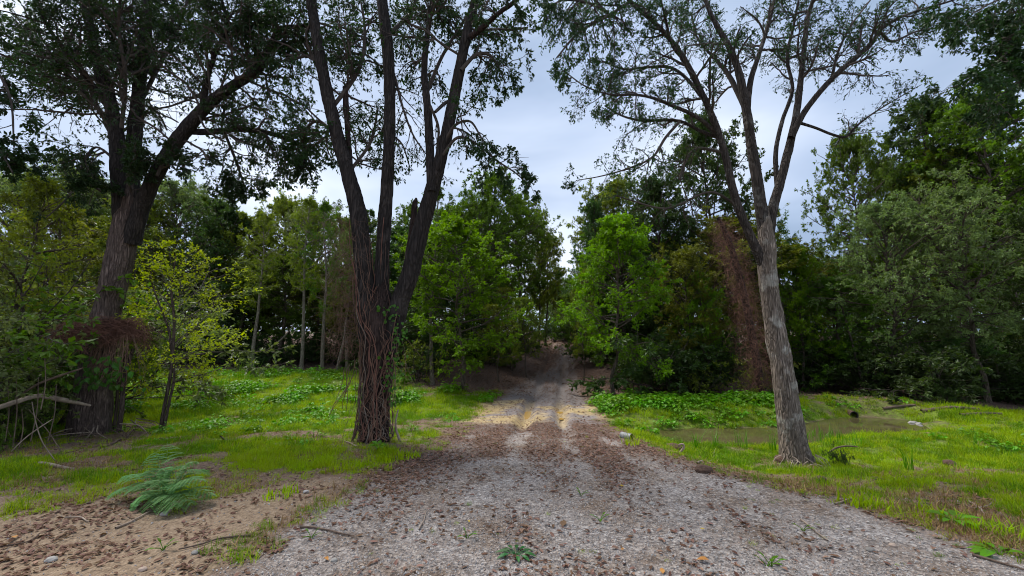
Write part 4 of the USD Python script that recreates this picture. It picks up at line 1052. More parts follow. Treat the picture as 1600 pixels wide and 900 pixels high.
for i in range(110):
    px, py = 152 + r.normal(0, 30), 548 + r.rand() ** .7 * 58
    d = D1 - .62 + r.normal(0, .13) + abs(px - 152) * .004
    p = at(px, py, d)
    L = r.uniform(.09, .15)
    D = np.array([[r.normal(0, .5), -.25 + r.normal(0, .3), -.75]])
    N = unit(np.array([[r.normal(0, .35), -.9, .55 + r.normal(0, .3)]]))
    m = leaves(p[None], D, N, [L], .72, shape=1)
    obj('leaf', (m[0] - base1, m[1]), M['leaf_vine'], lt)
    s = np.stack([p, p + [r.normal(0, .05), .12, .06], ctr + [(p[0] - ctr[0]) * .7, -.25, -.15]])
    stems.append(tubes(spline(s, .08)[None] - base1, np.full((1, len(spline(s, .08))), .003), 3))
obj('stem_growth', join(stems), M['vine'], lt, kind='stuff')
for px, w, dd in ((186, 9, .1), (178, 6, .25)):
    P = spline(world_line([(px - 2, 682, w), (px + 4, 640, w), (px + 8, 590, w * .9), (px + 22, 545, w * .7)], D1 + dd, D1 + dd), .06)
    obj('climbing_stem', tubes(P[None, :, :3], P[None, :, 3], 8), M['bark_brown'], smooth=True,
        label='thin woody stem standing just right of the left tree trunk' if w == 9 else 'thinner woody stem close behind the one right of the left tree trunk', cat='stem')

# ------------------------------------------------------------------ yellow-green sapling
r = rng(29)
gs = ground(252, 672)
Ds = gs[1]
t = thing('sapling', 'bright yellow-green sapling with layered boughs right of the left tree', 'sapling', gs)
wood, lv = [], []
for j, p in enumerate(([(250, 676, 7), (256, 640, 6.5), (264, 600, 6), (270, 550, 5.5), (272, 500, 5), (268, 450, 4), (275, 400, 2)], [(256, 672, 5.5), (264, 630, 5), (272, 590, 4.5), (268, 545, 5), (262, 510, 4), (240, 450, 2.5), (232, 400, 1.5)])):
    sp = spline(world_line(p, Ds, Ds + (.1 if j else 0)), .06)
    obj('trunk', (lambda m: (m[0] - gs, m[1]))(tubes(sp[None, :, :3], sp[None, :, 3], 9)), M['bark_brown'], t, smooth=True)
boughs = [(270, 600, 335, 590, 0), (270, 570, 355, 545, -.2), (270, 560, 372, 530, .3), (268, 570, 215, 585, -.3), (270, 540, 330, 505, .4), (270, 535, 205, 520, .2), (270, 520, 345, 470, -.3), (268, 505, 210, 480, -.4),
          (270, 500, 372, 455, .1), (268, 480, 205, 440, .3), (270, 470, 350, 430, -.4), (268, 460, 222, 410, -.2), (270, 450, 325, 405, .3), (262, 460, 235, 388, .2), (272, 430, 305, 392, -.1), (270, 430, 262, 385, 0),
          (262, 490, 300, 440, -.5), (268, 520, 240, 470, .5), (270, 590, 310, 570, -.6), (268, 580, 235, 560, .5), (270, 545, 300, 520, .7), (268, 440, 245, 420, -.4), (270, 610, 225, 610, .2), (268, 560, 320, 560, -.5)]
B0, B1 = np.array([at(b[0], b[1], Ds) for b in boughs]), np.array([at(b[2], b[3], Ds + b[4]) for b in boughs])
tt = np.linspace(0, 1, 6)[None, :, None]
P1 = B0[:, None] * (1 - tt) + B1[:, None] * tt + np.array([0, 0, .12]) * np.sin(PI * tt) + r.normal(0, .012, (len(boughs), 6, 3))
R1 = np.linspace(.010, .003, 6)[None].repeat(len(boughs), 0)
P2, R2 = spawn(r, P1, R1, 11, .15, 1, .8, .5, 4, .2, .2, flat=.5, minr=.002)
P3, R3 = spawn(r, P2, R2, 3, .1, 1, .8, .6, 3, .2, 0, flat=.5, minr=.0015)
obj('bough_growth', (lambda m: (m[0] - gs, m[1]))(join([tubes(P1, R1, 5), tubes(P2, R2, 3), tubes(P3, R3, 3)])), M['twig'], t, kind='stuff')
obj('crown', (lambda m: (m[0] - gs, m[1]))(join([leaf_on(r, P3, R3, 5, .1, 1, .06, .15, .78, .6), leaf_on(r, P2, R2, 4, .2, 1, .06, .15, .78, .6)])), M['leaf_yellow'], t, kind='stuff')

# ------------------------------------------------------------------ thicket at the left edge
for kd, px, d, top, wide, lab in (
        ('shrubg', -75, 6.8, 470, 1.0, 'grey-green thicket shrub cut by the left edge'), ('shrubm', -30, 7.0, 570, .9, 'green thicket shrub at the foot of the left edge'),
        ('shrubg', 20, 9.3, 395, 0.9, 'tall grey-green thicket shrub at the left edge, left of the leafy tree'), ('shrubm', 80, 9.8, 440, .9, 'tall green thicket shrub just left of the leafy tree trunk'),
        ('shrubg', 120, 11.5, 430, 1.2, 'grey-green thicket shrub behind the leafy tree trunk'), ('shrubm', 40, 7.3, 640, .8, 'low green thicket shrub below the dead branch'),
        ('shrubm', 15, 6.5, 655, .9, 'low green thicket shrub nearest the camera at the left edge'), ('shrubm', 70, 7.6, 620, .7, 'low green thicket shrub left of the leafy tree foot'), ('shrubg', 45, 8.3, 520, .7, 'grey-green thicket shrub behind the dead branch'),
        ('shrubm', -110, 8.5, 380, 1.2, 'tall thicket shrub mostly beyond the left edge'), ('shrubg', 60, 12.5, 380, 1.2, 'large grey-green shrub behind the left thicket'), ('shrubm', -10, 11, 365, 1.2, 'large green shrub at the back of the left thicket')):
    stand(kd, px, d, top, wide, lab)
stand('thin', 36, 8.6, 300, .7, 'thin leafy sapling standing in the left thicket')
stand('thin', 80, 11.0, 330, 1.0, 'olive sapling behind the thicket left of the leafy tree')


def wood_line(name, label, cat, pts, d, mat, sides=8, wig=.0, seed=1, drop=False, parts=None, group=None):
    sp = world_line(pts, *d)
    if drop:
        sp[:, 2] = height(sp[:, 0], sp[:, 1]) + sp[:, 3] * .7
    sp = spline(sp, .04)
    sp[:, :3] += rng(seed).normal(0, 1, (len(sp), 3)).cumsum(0) * wig
    b = sp[0, :3].copy()
    m = tubes(sp[None, :, :3] - b, sp[None, :, 3], sides, bark=None if sp[:, 3].max() < .02 else (lambda pos, a, R: 1 + .25 * (meshkit.fbm(pos.reshape(-1, 3) * 14, 3, seed).reshape(pos.shape[:3]) - .5)))
    x = thing(name, label, cat, b, group=group)
    obj('wood', m, mat, x, smooth=True)
    return x


wood_line('dead_branch', 'thick dead branch jutting from the left edge to the leafy tree', 'branch', [(-60, 655, 13), (0, 636, 12), (25, 628, 12), (60, 619, 11), (95, 624, 11), (120, 629, 8), (142, 634, 4)], (5.9, D1 - .6), M['stick'], seed=2, wig=.001)
wood_line('dead_branch', 'pale dead branch lying on the ground below the left thicket', 'branch', [(-30, 690, 8), (40, 712, 8), (70, 722, 8), (100, 731, 8), (117, 738, 6)], (6.1, 5.5), M['stick'], seed=3, drop=True)
wood_line('dead_branch', 'curved pale vine stem dropping through the left thicket', 'branch', [(50, 628, 1.6), (56, 660, 2), (66, 690, 2.2), (86, 720, 2.4)], (6.5, 5.9), M['vine_grey'], seed=4)
wood_line('dead_branch', 'thin arching twig in front of the left thicket', 'branch', [(18, 705, 2), (40, 684, 2.5), (62, 668, 2.5), (82, 655, 1.5)], (6.3, 6.4), M['stick'], seed=5)
wood_line('dead_branch', 'slanting dark branch propped in the thicket behind the dead branch', 'branch', [(20, 625, 4), (60, 600, 5), (100, 585, 5), (130, 575, 3)], (7.0, 7.2), M['stick_dark'], seed=6)
tb = at(48, 660, 6.5)
tk = thing('bare_stems', 'cluster of thin bare stems standing in the left thicket under the dead branch', 'stems', tb)
for x0, y0, x1, y1 in ((25, 585, 20, 700), (60, 590, 48, 690), (45, 640, 95, 705), (5, 660, 30, 725), (70, 560, 64, 640), (88, 600, 75, 690), (12, 600, 8, 690), (34, 640, 30, 700)):
    P = spline(world_line([(x0, y0, 1.5), ((x0 + x1) / 2 + 4, (y0 + y1) / 2, 2), (x1, y1, 2.4)], 6.9, 6.4), .06)
    obj('stem', tubes(P[None, :, :3] - tb, P[None, :, 3], 5), M['stick_dark'], tk, smooth=True)

# ------------------------------------------------------------------ brown vine-covered snag right of the track
r = rng(31)
ds = 13.6
b = at(1180, 560, ds)
b = on(b[0], ds)
t = thing('vine_covered_snag', 'dead snag smothered in reddish brown vines behind the leaning tree', 'snag', b)
sp = spline(world_line([(1190, 612, 14), (1178, 540, 13), (1160, 450, 12), (1140, 380, 10), (1122, 340, 6)], ds, ds), .15)
obj('trunk', (lambda m: (m[0] - b, m[1]))(tubes(sp[None, :, :3], sp[None, :, 3], 10)), M['bark_red'], t, smooth=True)
n = 2300
py = r.uniform(345, 610, n)
cx = np.interp(py, [345, 420, 500, 610], [1125, 1150, 1172, 1188])
hw = np.interp(py, [345, 400, 520, 610], [14, 24, 26, 16]) * (.6 + .9 * fbm2(py * .02, py * 0, 1.0, 3))
px = cx + r.normal(0, .5, n) * hw
P0 = np.array([at(a, q, ds + z) for a, q, z in zip(px, py, r.normal(0, .6, n))])
P1, R1 = grow(r, P0, r.normal(size=(n, 3)) * 1.2 + [0.1, 0, -.5], r.uniform(.2, .9, n), np.full(n, .0032), 6, .5, -.8, .5)
P1[..., 2] = np.maximum(P1[..., 2], height(P1[..., 0], P1[..., 1]))
obj('vine_mass', (lambda m: (m[0] - b, m[1]))(tubes(P1, R1, 3)), M['vine_red'], t, kind='stuff')
wood_line('leaning_pole', 'thin pale trunk leaning left above the pond bank', 'tree trunk', [(1352, 612, 5), (1343, 580, 5), (1330, 530, 4), (1312, 470, 3), (1300, 440, 2)], (14.8, 16.2), M['bark_far'], seed=41)
wood_line('leaning_pole', 'thin pale trunk leaning over the meadow edge left of the middle tree', 'tree trunk', [(525, 585, 4), (530, 560, 4), (537, 530, 3), (540, 500, 2)], (21.5, 21.5), M['bark_pale'], seed=42)
wood_line('dead_branch', 'long pale bare bough slanting in the dark behind the meadow', 'branch', [(420, 545, 3), (440, 530, 3), (458, 510, 2)], (22.5, 22.5), M['bark_pale'], seed=43)
wood_line('fallen_log', 'grey fallen log lying on the grass bank behind the leaning tree', 'log', [(1150, 613, 5), (1190, 614, 5), (1215, 613, 4)], (13.0, 13.2), M['stick'], seed=44, drop=True)
for i, (a, q, c, e, w, lab) in enumerate(((1440, 645, 1530, 641, 8, 'longest fallen log at the wood edge on the right'), (1500, 650, 1565, 648, 7, 'short fallen log in front of the longer one at the right wood edge'), (1380, 640, 1430, 634, 5, 'thin fallen log above the right end of the pond'))):
    A, B = ground(a, q), ground(c, e)
    wood_line('fallen_log', lab, 'log', [(a, q, w), ((a + c) / 2, (q + e) / 2 - 1, w), (c, e, w * .8)], (A[1], B[1]), M['stick_dark'], seed=45 + i, drop=True)

# ------------------------------------------------------------------ grass, gravel, litter: what nobody could count
def scatter(name, label, cat, protos, P, rot, scale, tilt=0.0, seed=0, which=None):
    """protos: (mesh, material) pairs. P n x 3, rot about z, scale n or n x 3."""
    r = rng(seed)
    pi = UsdGeom.PointInstancer.Define(stage, '/World/' + name)
    paths = []
    for i, (m, mt_) in enumerate(protos):
        c = usdkit.mesh(stage, f'/World/{name}/{name}_piece_{i:03d}', m, mt_)
        paths.append(c.GetPath())
    pi.CreatePrototypesRel().SetTargets(paths)
    n = len(P)
    pi.CreateProtoIndicesAttr(Vt.IntArray.FromNumpy((r.randint(0, len(protos), n) if which is None else which).astype(np.int32)))
    pi.CreatePositionsAttr(Vt.Vec3fArray.FromNumpy(P.astype(np.float32)))
    ax = r.uniform(0, 2 * PI, n)
    ta = np.abs(r.normal(0, 1, n)) * tilt
    qx, qy, qw = np.sin(ta / 2) * np.cos(ax), np.sin(ta / 2) * np.sin(ax), np.cos(ta / 2)
    cz, sz = np.cos(rot / 2), np.sin(rot / 2)
    w, x, y, z = qw * cz, qx * cz + qy * sz, qy * cz - qx * sz, qw * sz
    pi.CreateOrientationsAttr(Vt.QuathArray([Gf.Quath(float(a), float(b), float(c), float(e)) for a, b, c, e in zip(w, x, y, z)]))
    sc = np.repeat(np.asarray(scale, float)[:, None], 3, 1) if np.ndim(scale) == 1 else scale
    pi.CreateScalesAttr(Vt.Vec3fArray.FromNumpy(sc.astype(np.float32)))
    return tag(pi.GetPrim(), label, cat, kind='stuff')


def field(r, n, y0, y1, p, wide=1.4, pad=1.0):
    """n points of the ground in front of the camera, thinning out with distance."""
    u = r.rand(n)
    y = (y0 ** (1 - p) + u * (y1 ** (1 - p) - y0 ** (1 - p))) ** (1 / (1 - p))
    x = r.uniform(-1, 1, n) * (y * wide + pad)
    return x, y


def blades(r, n, L, rad, w, lean, segs=2, flop=.5):
    """A tuft of n grass blades."""
    a, d = r.uniform(0, 2 * PI, n), rad * np.sqrt(r.rand(n))
    S = np.stack([np.cos(a) * d, np.sin(a) * d, np.full(n, -.012)], -1)
    b = r.uniform(0, 2 * PI, n)
    out = np.stack([np.cos(b), np.sin(b), np.zeros(n)], -1)
    l = L * r.uniform(.45, 1.15, n)[:, None]
    e = np.abs(r.normal(0, lean, n))[:, None]
    side = np.stack([-np.sin(b + r.normal(0, .6, n)), np.cos(b), np.zeros(n)], -1) * w * r.uniform(.7, 1.3, n)[:, None]
    up = np.array([0, 0, 1.0])
    m = S + (up * np.cos(e) + out * np.sin(e)) * l * .55
    e2 = e + flop * r.uniform(.3, 1.5, n)[:, None]
    t = m + (up * np.cos(e2) + out * np.sin(e2)) * l * .5
    V = np.stack([S - side * .5, S + side * .5, m + side * .42, m - side * .42, t], 1)
    F = np.array([[0, 1, 2], [0, 2, 3], [3, 2, 4]])
    return V.reshape(-1, 3), (F[None] + (np.arange(n) * 5)[:, None, None]).reshape(-1, 3)


r = rng(61)
grass_p = [(blades(rng(i), 34, L, .11, .007, .6), M[m_]) for m_ in ('grass', 'grass_deep') for i, L in enumerate((.06, .08, .11, .075, .16))]
x, y = field(r, 100000, 3.0, 25, 1.25)
c = covers(x, y)
keep = r.rand(len(x)) < c['grass'] * (0.55 + 0.45 * sstep(.35, .6, fbm2(x, y, 1.7, 71)))
keep |= (r.rand(len(x)) < .10) & (c['tin'] < .15) & (c['wood'] < .5) & (c['sand'] < .5) & (c['pond'] > .2)
keep |= (r.rand(len(x)) < .008) & (c['tin'] > .1) & (y < 8) & (fbm2(x, y, .8, 73) > .5)
x, y = x[keep], y[keep]
sc = (0.22 + .45 * c['grass'][keep] + .65 * fbm2(x, y, 1.1, 75) - .15 * sstep(1.2, .3, c['pond'][keep]) + r.uniform(-.2, .25, len(x))) * (0.8 + .45 * sstep(6, 16, y)) * np.where(track_in(x, y) > .2, .5, 1)
G = np.column_stack([x, y, height(x, y)])
which = r.randint(0, 5, len(x)) + 5 * (fbm2(x, y, .7, 77) * .6 + fbm2(x, y, 2.4, 79) * .4 + r.normal(0, .06, len(x)) > .5)
scatter('grass', 'short bright green grass growing in patches on both sides of the track', 'grass', grass_p, G, r.uniform(0, 6.28, len(x)), sc, .12, 62, which)

# straw and dead grass among the green
r = rng(63)
M['straw'] = foliage('dead_grass', (0.26, 0.18, 0.10), (0.50, 0.38, 0.23), (0.55, 0.45, 0.28), trans=.15, rough=.8)
straw_p = [(blades(rng(90 + i), 18, L, .12, .006, 1.1, flop=.5), M['straw']) for i, L in enumerate((.06, .10, .08))]
x, y = field(r, 26000, 3.0, 17, 1.3)
c = covers(x, y)
keep = (c['tin'] < 0.0) & (c['pond'] > .02) & (c['wood'] < .6) & (c['sand'] < .3) & (r.rand(len(x)) < .06 + .5 * (1 - c['grass']) * sstep(.45, .55, fbm2(x, y, 1.3, 81)))
x, y = x[keep], y[keep]
scatter('dead_grass', 'straw coloured dead grass lying between the green patches', 'dead grass', straw_p, np.column_stack([x, y, height(x, y)]), r.uniform(0, 6.28, len(x)), r.uniform(.6, 1.3, len(x)), .2, 64)


def rosette(seed, n, L, h, ratio=.75, spread=.16):
    r = rng(seed)
    a, d = r.uniform(0, 2 * PI, n), spread * np.sqrt(r.rand(n))
    z = h * r.uniform(.3, 1, n) * (1 - .5 * d / spread)
    pos = np.stack([np.cos(a) * d, np.sin(a) * d, z], -1)
    D = np.stack([np.cos(a), np.sin(a), r.normal(-.1, .35, n)], -1)
    N = unit(np.stack([np.cos(a) * .3, np.sin(a) * .3, np.ones(n)], -1) + r.normal(0, .3, (n, 3)))
    lv = leaves(pos, D, N, L * r.uniform(.6, 1.2, n), ratio, shape=1)
    st = np.stack([np.stack([np.cos(a) * d * .4, np.sin(a) * d * .4, np.full(n, -.02)], -1), pos], 1)
    return join([lv, tubes(st, np.full((n, 2), .0025), 3)])


r = rng(65)
cov_p = [(rosette(i, 26, L, h), M['cover']) for i, (L, h) in enumerate(((.07, .13), (.09, .20), (.05, .09), (.10, .26)))]
x, y = field(r, 42000, 4.0, 24, 1.1)
c = covers(x, y)
bank = np.exp(-((y - (pond_c[1] + 1.9 + .1 * x)) / 1.0) ** 2) * (x > 1.6) * (x < 8.5)
mead = np.exp(-((y - 14.5) / 3.0) ** 2) * (x < -2) + .7 * np.exp(-((y - 21) / 1.4) ** 2) * (x < -4)
pr = sstep(.45, .6, fbm2(x, y, .8, 83)) * (.04 * sstep(7.5, 9, y) + .5 * mead) + bank * 1.2 * sstep(.34, .48, fbm2(x, y, 1.2, 85))
keep = (r.rand(len(x)) < pr) & (c['tin'] < -.1) & (c['pond'] > .12) & (c['wood'] < .7)
x, y = x[keep], y[keep]
scatter('leafy_ground_cover', 'broad-leaved green weeds covering the pond bank and the back of the meadow', 'weeds', cov_p, np.column_stack([x, y, height(x, y)]), r.uniform(0, 6.28, len(x)), r.uniform(.6, 1.35, len(x)) * (1 + .5 * sstep(9.5, 15, y)), .1, 66)


def pebble(seed):
    r = rng(seed)
    p = unit(r.normal(size=(11, 3))) * r.uniform(.75, 1.1, (11, 1)) * np.array([1, r.uniform(.6, .9), r.uniform(.45, .7)])
    h = trimesh.convex.convex_hull(p)
    return h.vertices * .5, h.faces


r = rng(67)
x, y = field(r, 150000, 2.1, 14, 1.8, 1.3, .6)
c = covers(x, y)
keep = r.rand(len(x)) < np.clip(c['gravel'] * (1 - .65 * c['litter']) * (.25 + .8 * fbm2(x, y, 2.2, 91) + 1.6 * (c['streak'] - .5)) + .06 * (y < 5) + .02, 0, 1) * (c['wood'] < .5) * np.where(c['grass'] > .5, .12, 1)
x, y = x[keep], y[keep]
sz = .007 + .015 * r.rand(len(x)) ** 4 + .0012 * y
scatter('gravel', 'loose grey limestone gravel spread over the track', 'gravel', [(pebble(i), M['stone']) for i in range(9)], np.column_stack([x, y, height(x, y) + sz * .14]), r.uniform(0, 6.28, len(x)), sz, .35, 68)


def curled(seed, ratio=.55):
    r = rng(seed)
    V, F = leaves(np.zeros((1, 3)), np.array([[1.0, 0, 0]]), np.array([[0, 0, 1.0]]), [1.0], ratio, fold=r.uniform(.1, .7), shape=1)
    V = V - [.5, 0, 0]
    V[:, 2] += r.uniform(-.25, .5) * V[:, 0] ** 2 + r.uniform(-.3, .3) * V[:, 0] * V[:, 1] * 2
    V[:, 2] -= V[:, 2].min() - .02
    V[:, 2] *= .6
    return V, F


r = rng(69)
x, y = field(r, 170000, 2.3, 36, 1.2, .9)
ye = r.uniform(10.5, 38, 26000)
x, y = np.r_[x, track_mid(ye) + r.normal(0, 2.2, len(ye))], np.r_[y, ye]
c = covers(x, y)
pr = .16 * (y > 11) * (c['tin'] > -1) + .75 * c['litter'] * (1 - .5 * c['mud']) * np.where(c['wood'] > .5, .7, 1) + .015 * (1 - c['grass']) * (y < 9)
pr = pr + (c['sand'] > .4) * .12 * sstep(.5, .62, fbm2(x, y, 2.0, 93)) + .15 * (c['tin'] > 0) * (y < 7.5) * sstep(.54, .64, c['streak'] * .7 + .3 * fbm2(x, y, 1.5, 95)) + .25 * (c['tin'] < .2) * (1 - c['grass']) * (y < 8) * sstep(.5, .6, fbm2(x, y, 1.9, 97))
keep = (r.rand(len(x)) < pr) & (c['pond'] > .05)
x, y = x[keep], y[keep]
ls = r.uniform(.022, .055, len(x)) * (1 + .045 * y)
scatter('leaf_litter', 'brown fallen leaves scattered over the track, the bare soil and the floor of the woods', 'leaf litter', [(curled(i, .34 + .035 * i), M['dead_leaf'] if i % 3 else M['dead_grey']) for i in range(7)], np.column_stack([x, y, height(x, y) + .004]), r.uniform(0, 6.28, len(x)), ls, .3, 70)

# crumbs and clods of turned soil on the right
r = rng(71)
x, y = field(r, 26000, 3.2, 13, 1.1)
c = covers(x, y)
keep = (r.rand(len(x)) < .22 * (1 - c['grass']) + .015) & (c['tin'] < -.05) & (c['wood'] < .5) & (c['pond'] > .05) & (r.rand(len(x)) < 1 - .9 * c['sand'])
x, y = x[keep], y[keep]
cs_ = .012 + .05 * r.rand(len(x)) ** 3
scatter('soil_crumbs', 'crumbs and clods of dark turned soil between the grass patches', 'soil', [(pebble(40 + i), M['clod']) for i in range(5)], np.column_stack([x, y, height(x, y) + cs_ * .1]), r.uniform(0, 6.28, len(x)), cs_, .4, 72)

# ------------------------------------------------------------------ plants, stones, sticks and leaves one can point at
def reed(px, py, h, label, n=26, rad=.12, lean=.18, mat='reed', name='reed_clump', cat='reeds'):
    g = ground(px, py)
    v = blades(rng(int(px * 7 + py)), n, h, rad, .012, lean, flop=.35)
    x = thing(name, label, cat, g)
    obj('blade_clump', v, M[mat], x)
    return x


for a in ((385, 592, .95, 'tall reed clump at the back of the meadow below the slender pale trunk', 90, .5), (335, 612, .8, 'tall grass clump in the meadow right of the yellow-green sapling', 80, .5), (430, 590, .6, 'low reed clump at the back of the meadow below the slender pair of trees', 60, .5),
          (300, 618, .6, 'tall grass clump just right of the yellow-green sapling stems', 60, .4), (378, 652, .35, 'single grass clump in the middle of the left meadow', 14, .06), (1062, 700, .32, 'upright shoots at the near pond edge, leftmost', 12, .05), (1088, 700, .40, 'upright shoots at the near pond edge, second from the left', 16, .06),
          (1118, 699, .40, 'upright shoots at the near pond edge, left of the leaning tree', 16, .06), (1208, 706, .42, 'upright shoots against the left side of the leaning trunk', 18, .06), (1160, 700, .42, 'broad tuft of shoots at the near pond edge', 24, .12),
          (1420, 735, .42, 'upright dark green shoots in the middle of the right hand grass', 22, .07), (1524, 697, .36, 'upright shoots in the bright grass at the right', 16, .06), (1590, 700, .34, 'upright shoots in the bright grass at the right edge', 14, .06),
          (985, 612, .5, 'dark grass clump at the wood edge right of the bright young tree', 26, .15), (1018, 612, .55, 'taller dark grass clump at the wood edge right of the bright young tree', 26, .15),
          (1300, 690, .30, 'bluish grass hump at the near edge of the pond right of the leaning tree', 150, .55)):
    reed(a[0], a[1], a[2], a[3], a[4], a[5])

# the feathery blue-green weed in the left foreground
g = ground(255, 792)
r = rng(75)
wt = thing('feathery_weed', 'feathery blue-green weed with fern-like fronds in the left foreground', 'weed', g)
fronds = [(172, 772, .1), (190, 745, .25), (205, 790, -.15), (228, 735, .3), (240, 705, .35), (262, 690, .5), (285, 725, .2), (312, 720, .1), (330, 735, .35), (336, 775, 0), (300, 790, -.2), (270, 797, -.25), (235, 795, -.2), (318, 750, -.1), (258, 730, .05), (200, 765, 0), (285, 760, -.1), (245, 760, -.15)]
for px, py, dd in fronds:
    tip = at(px, py, g[1] + dd)
    tip[2] = max(tip[2], float(height(tip[0], tip[1])) + .04)
    P = spline(np.stack([g + [r.normal(0, .02), r.normal(0, .02), 0], (g + tip) / 2 + [0, 0, .10 + .04 * r.rand()], tip]), .02)
    L = np.linalg.norm(np.diff(P, axis=0), axis=1).sum()
    k = 9
    q, _ = resample(P, 40)
    parts = [tubes(q[None] - g, np.linspace(.003, .001, 40)[None], 4)]
    for j in range(k):
        i0 = int(14 + j * 2.7)
        d0 = unit(q[min(i0 + 1, 39)] - q[i0 - 1])
        sd = unit(np.cross(d0, [0, 0, 1.0]))
        for sg in (-1, 1):
            pl = .14 * math.sin(PI * (.25 + .7 * j / k)) * r.uniform(.8, 1.1)
            pd = unit(d0 * .55 + sd * sg + np.array([0, 0, r.normal(-.1, .12)]))
            m = 11
            tt = np.linspace(.12, 1, m)[:, None]
            S = q[i0] + pd * pl * tt + np.array([0, 0, -.03]) * tt ** 2
            s2 = unit(np.cross(pd, [0, 0, 1.0]))
            for s3 in (-1, 1):
                parts.append((lambda v: (v[0] - g, v[1]))(leaves(S, np.tile(s2 * s3 + pd * .5, (m, 1)), np.tile([0, 0, 1.0], (m, 1)) + r.normal(0, .15, (m, 3)), np.full(m, .030) * (1.1 - .4 * tt[:, 0]), .42)))
    obj('frond', join(parts), M['leaf_blue'], wt)


def leafy(name, label, cat, px, py, spec, mat, tall=0.0):
    """A small plant: spec rows are azimuth, length, rise, ratio of each leaf; every leaf is a part."""
    g = ground(px, py)
    t = thing(name, label, cat, g)
    st = []
    for az, L, e, ratio in spec:
        d = np.array([math.cos(az) * math.cos(e), math.sin(az) * math.cos(e), math.sin(e)])
        p = np.array([d[0] * .02, d[1] * .02, tall])
        obj('leaf', leaves((p + d * .03)[None], d[None] + [[0, 0, -.15]], np.array([[-d[0] * .3, -d[1] * .3, 1.0]]), [L], ratio, shape=1), M[mat], t)
        st.append(np.stack([np.array([0, 0, -.01]), p, p + d * .035]))
    obj('stem', tubes(np.array(st), np.full((len(st), 3), .003), 4), M[mat], t)
    return t


r = rng(77)
M['leaf_sprig'] = foliage('sprig_leaves', (0.035, 0.12, 0.035), (0.08, 0.22, 0.06), (0.1, 0.24, 0.06), trans=.2)
leafy('leaf_sprig', 'dark green leafy sprig lying on the gravel at the bottom centre', 'sprig', 806, 868, [(a, r.uniform(.07, .11), r.uniform(.0, .25), .42) for a in (3.0, 2.5, 2.1, 1.5, .9, .3, -.2, -.7, 3.5, -1.4)], 'leaf_sprig', .015)
leafy('broad_leaved_weed', 'pale green broad-leaved weed on the gravel at the lower right', 'weed', 1562, 868, [(a, r.uniform(.12, .2), r.uniform(.05, .3), .4) for a in (3.0, 2.6, 2.2, 1.2, .5, 3.4, -.3)], 'cover', .02)
leafy('broad_leaved_weed', 'green weed at the foot of the vine-wrapped tree', 'weed', 590, 706, [(a, r.uniform(.07, .12), r.uniform(.2, .7), .7) for a in np.arange(0, 6.2, .5)], 'cover', .08)
for px, py, lab, n, L in ((1205, 886, 'small seedling at the bottom right of the gravel', 4, .07), (938, 815, 'tiny seedling in the middle of the gravel', 4, .05), (1198, 610 + 276, 'small seedling beside another at the bottom right', 3, .05), (255, 860, 'little seedling on the bare sand at the lower left', 5, .06),
                          (486, 842, 'tiny seedling beside the stick on the sandy gravel', 4, .04), (730, 842, 'tiny seedling left of the leafy sprig', 4, .05), (908, 775, 'tiny seedling in the gravel above the centre', 4, .05), (1255, 830, 'tiny seedling beside the pale stick on the gravel', 4, .04)):
    leafy('seedling', lab, 'seedling', px, py, [(a, L * r.uniform(.8, 1.2), r.uniform(.3, .9), .35) for a in np.linspace(0, 5.5, n) + r.rand()], 'reed', .02)
for px, py, h, lab in ((615, 722, .16, 'bright grass tuft on the gravel edge right below the middle tree'), (640, 715, .15, 'bright grass tuft on the gravel edge, right of the one below the middle tree'), (590, 722, .14, 'bright grass tuft on the gravel edge, left of the one below the middle tree'), (535, 735, .15, 'grass tuft left of the middle tree at the gravel edge'), (440, 775, .12, 'small grass tuft in the leaf litter left of the gravel'), (985, 695, .2, 'bright grass clump beside the pond at the corner of the track'),
                       (1340, 788, .16, 'grass tuft at the right gravel edge below the leaning tree'), (1372, 796, .15, 'grass tuft at the right gravel edge, second from the leaning tree'), (1455, 808, .17, 'grass tuft at the right gravel edge, third from the leaning tree'), (1530, 830, .17, 'grass tuft at the gravel edge near the lower right corner'), (1575, 838, .16, 'grass tuft at the gravel edge in the lower right corner')):
    reed(px, py, h, lab, 60, .16, .5, 'grass', 'grass_tuft', 'grass tuft')
leafy('broad_leaved_weed', 'broad green weed at the right gravel edge', 'weed', 1490, 822, [(a, r.uniform(.10, .16), r.uniform(.2, .6), .45) for a in np.arange(0, 6.2, .7)], 'cover', .05)
stand('shrubd', 1296, ground(1296, 728)[1], 690, .6, 'small dark shrub at the foot of the leaning tree, right side')

# dirt clump and dry roots at the foot of the leaning tree
def rock(name, label, cat, px, py, size, mat, seed, flat=.7):
    g = ground(px, py)
    r = rng(seed)
    m = trimesh.creation.icosphere(3)
    v = m.vertices * (1 + .5 * (meshkit.fbm(m.vertices * 1.6 + seed, 4, seed)[:, None] - .5)) * np.array([1, r.uniform(.7, .9), flat]) * size / 2
    o = obj(name, (v + g + [0, 0, size * .12], m.faces), mat, smooth=50, label=label, cat=cat)
    return o


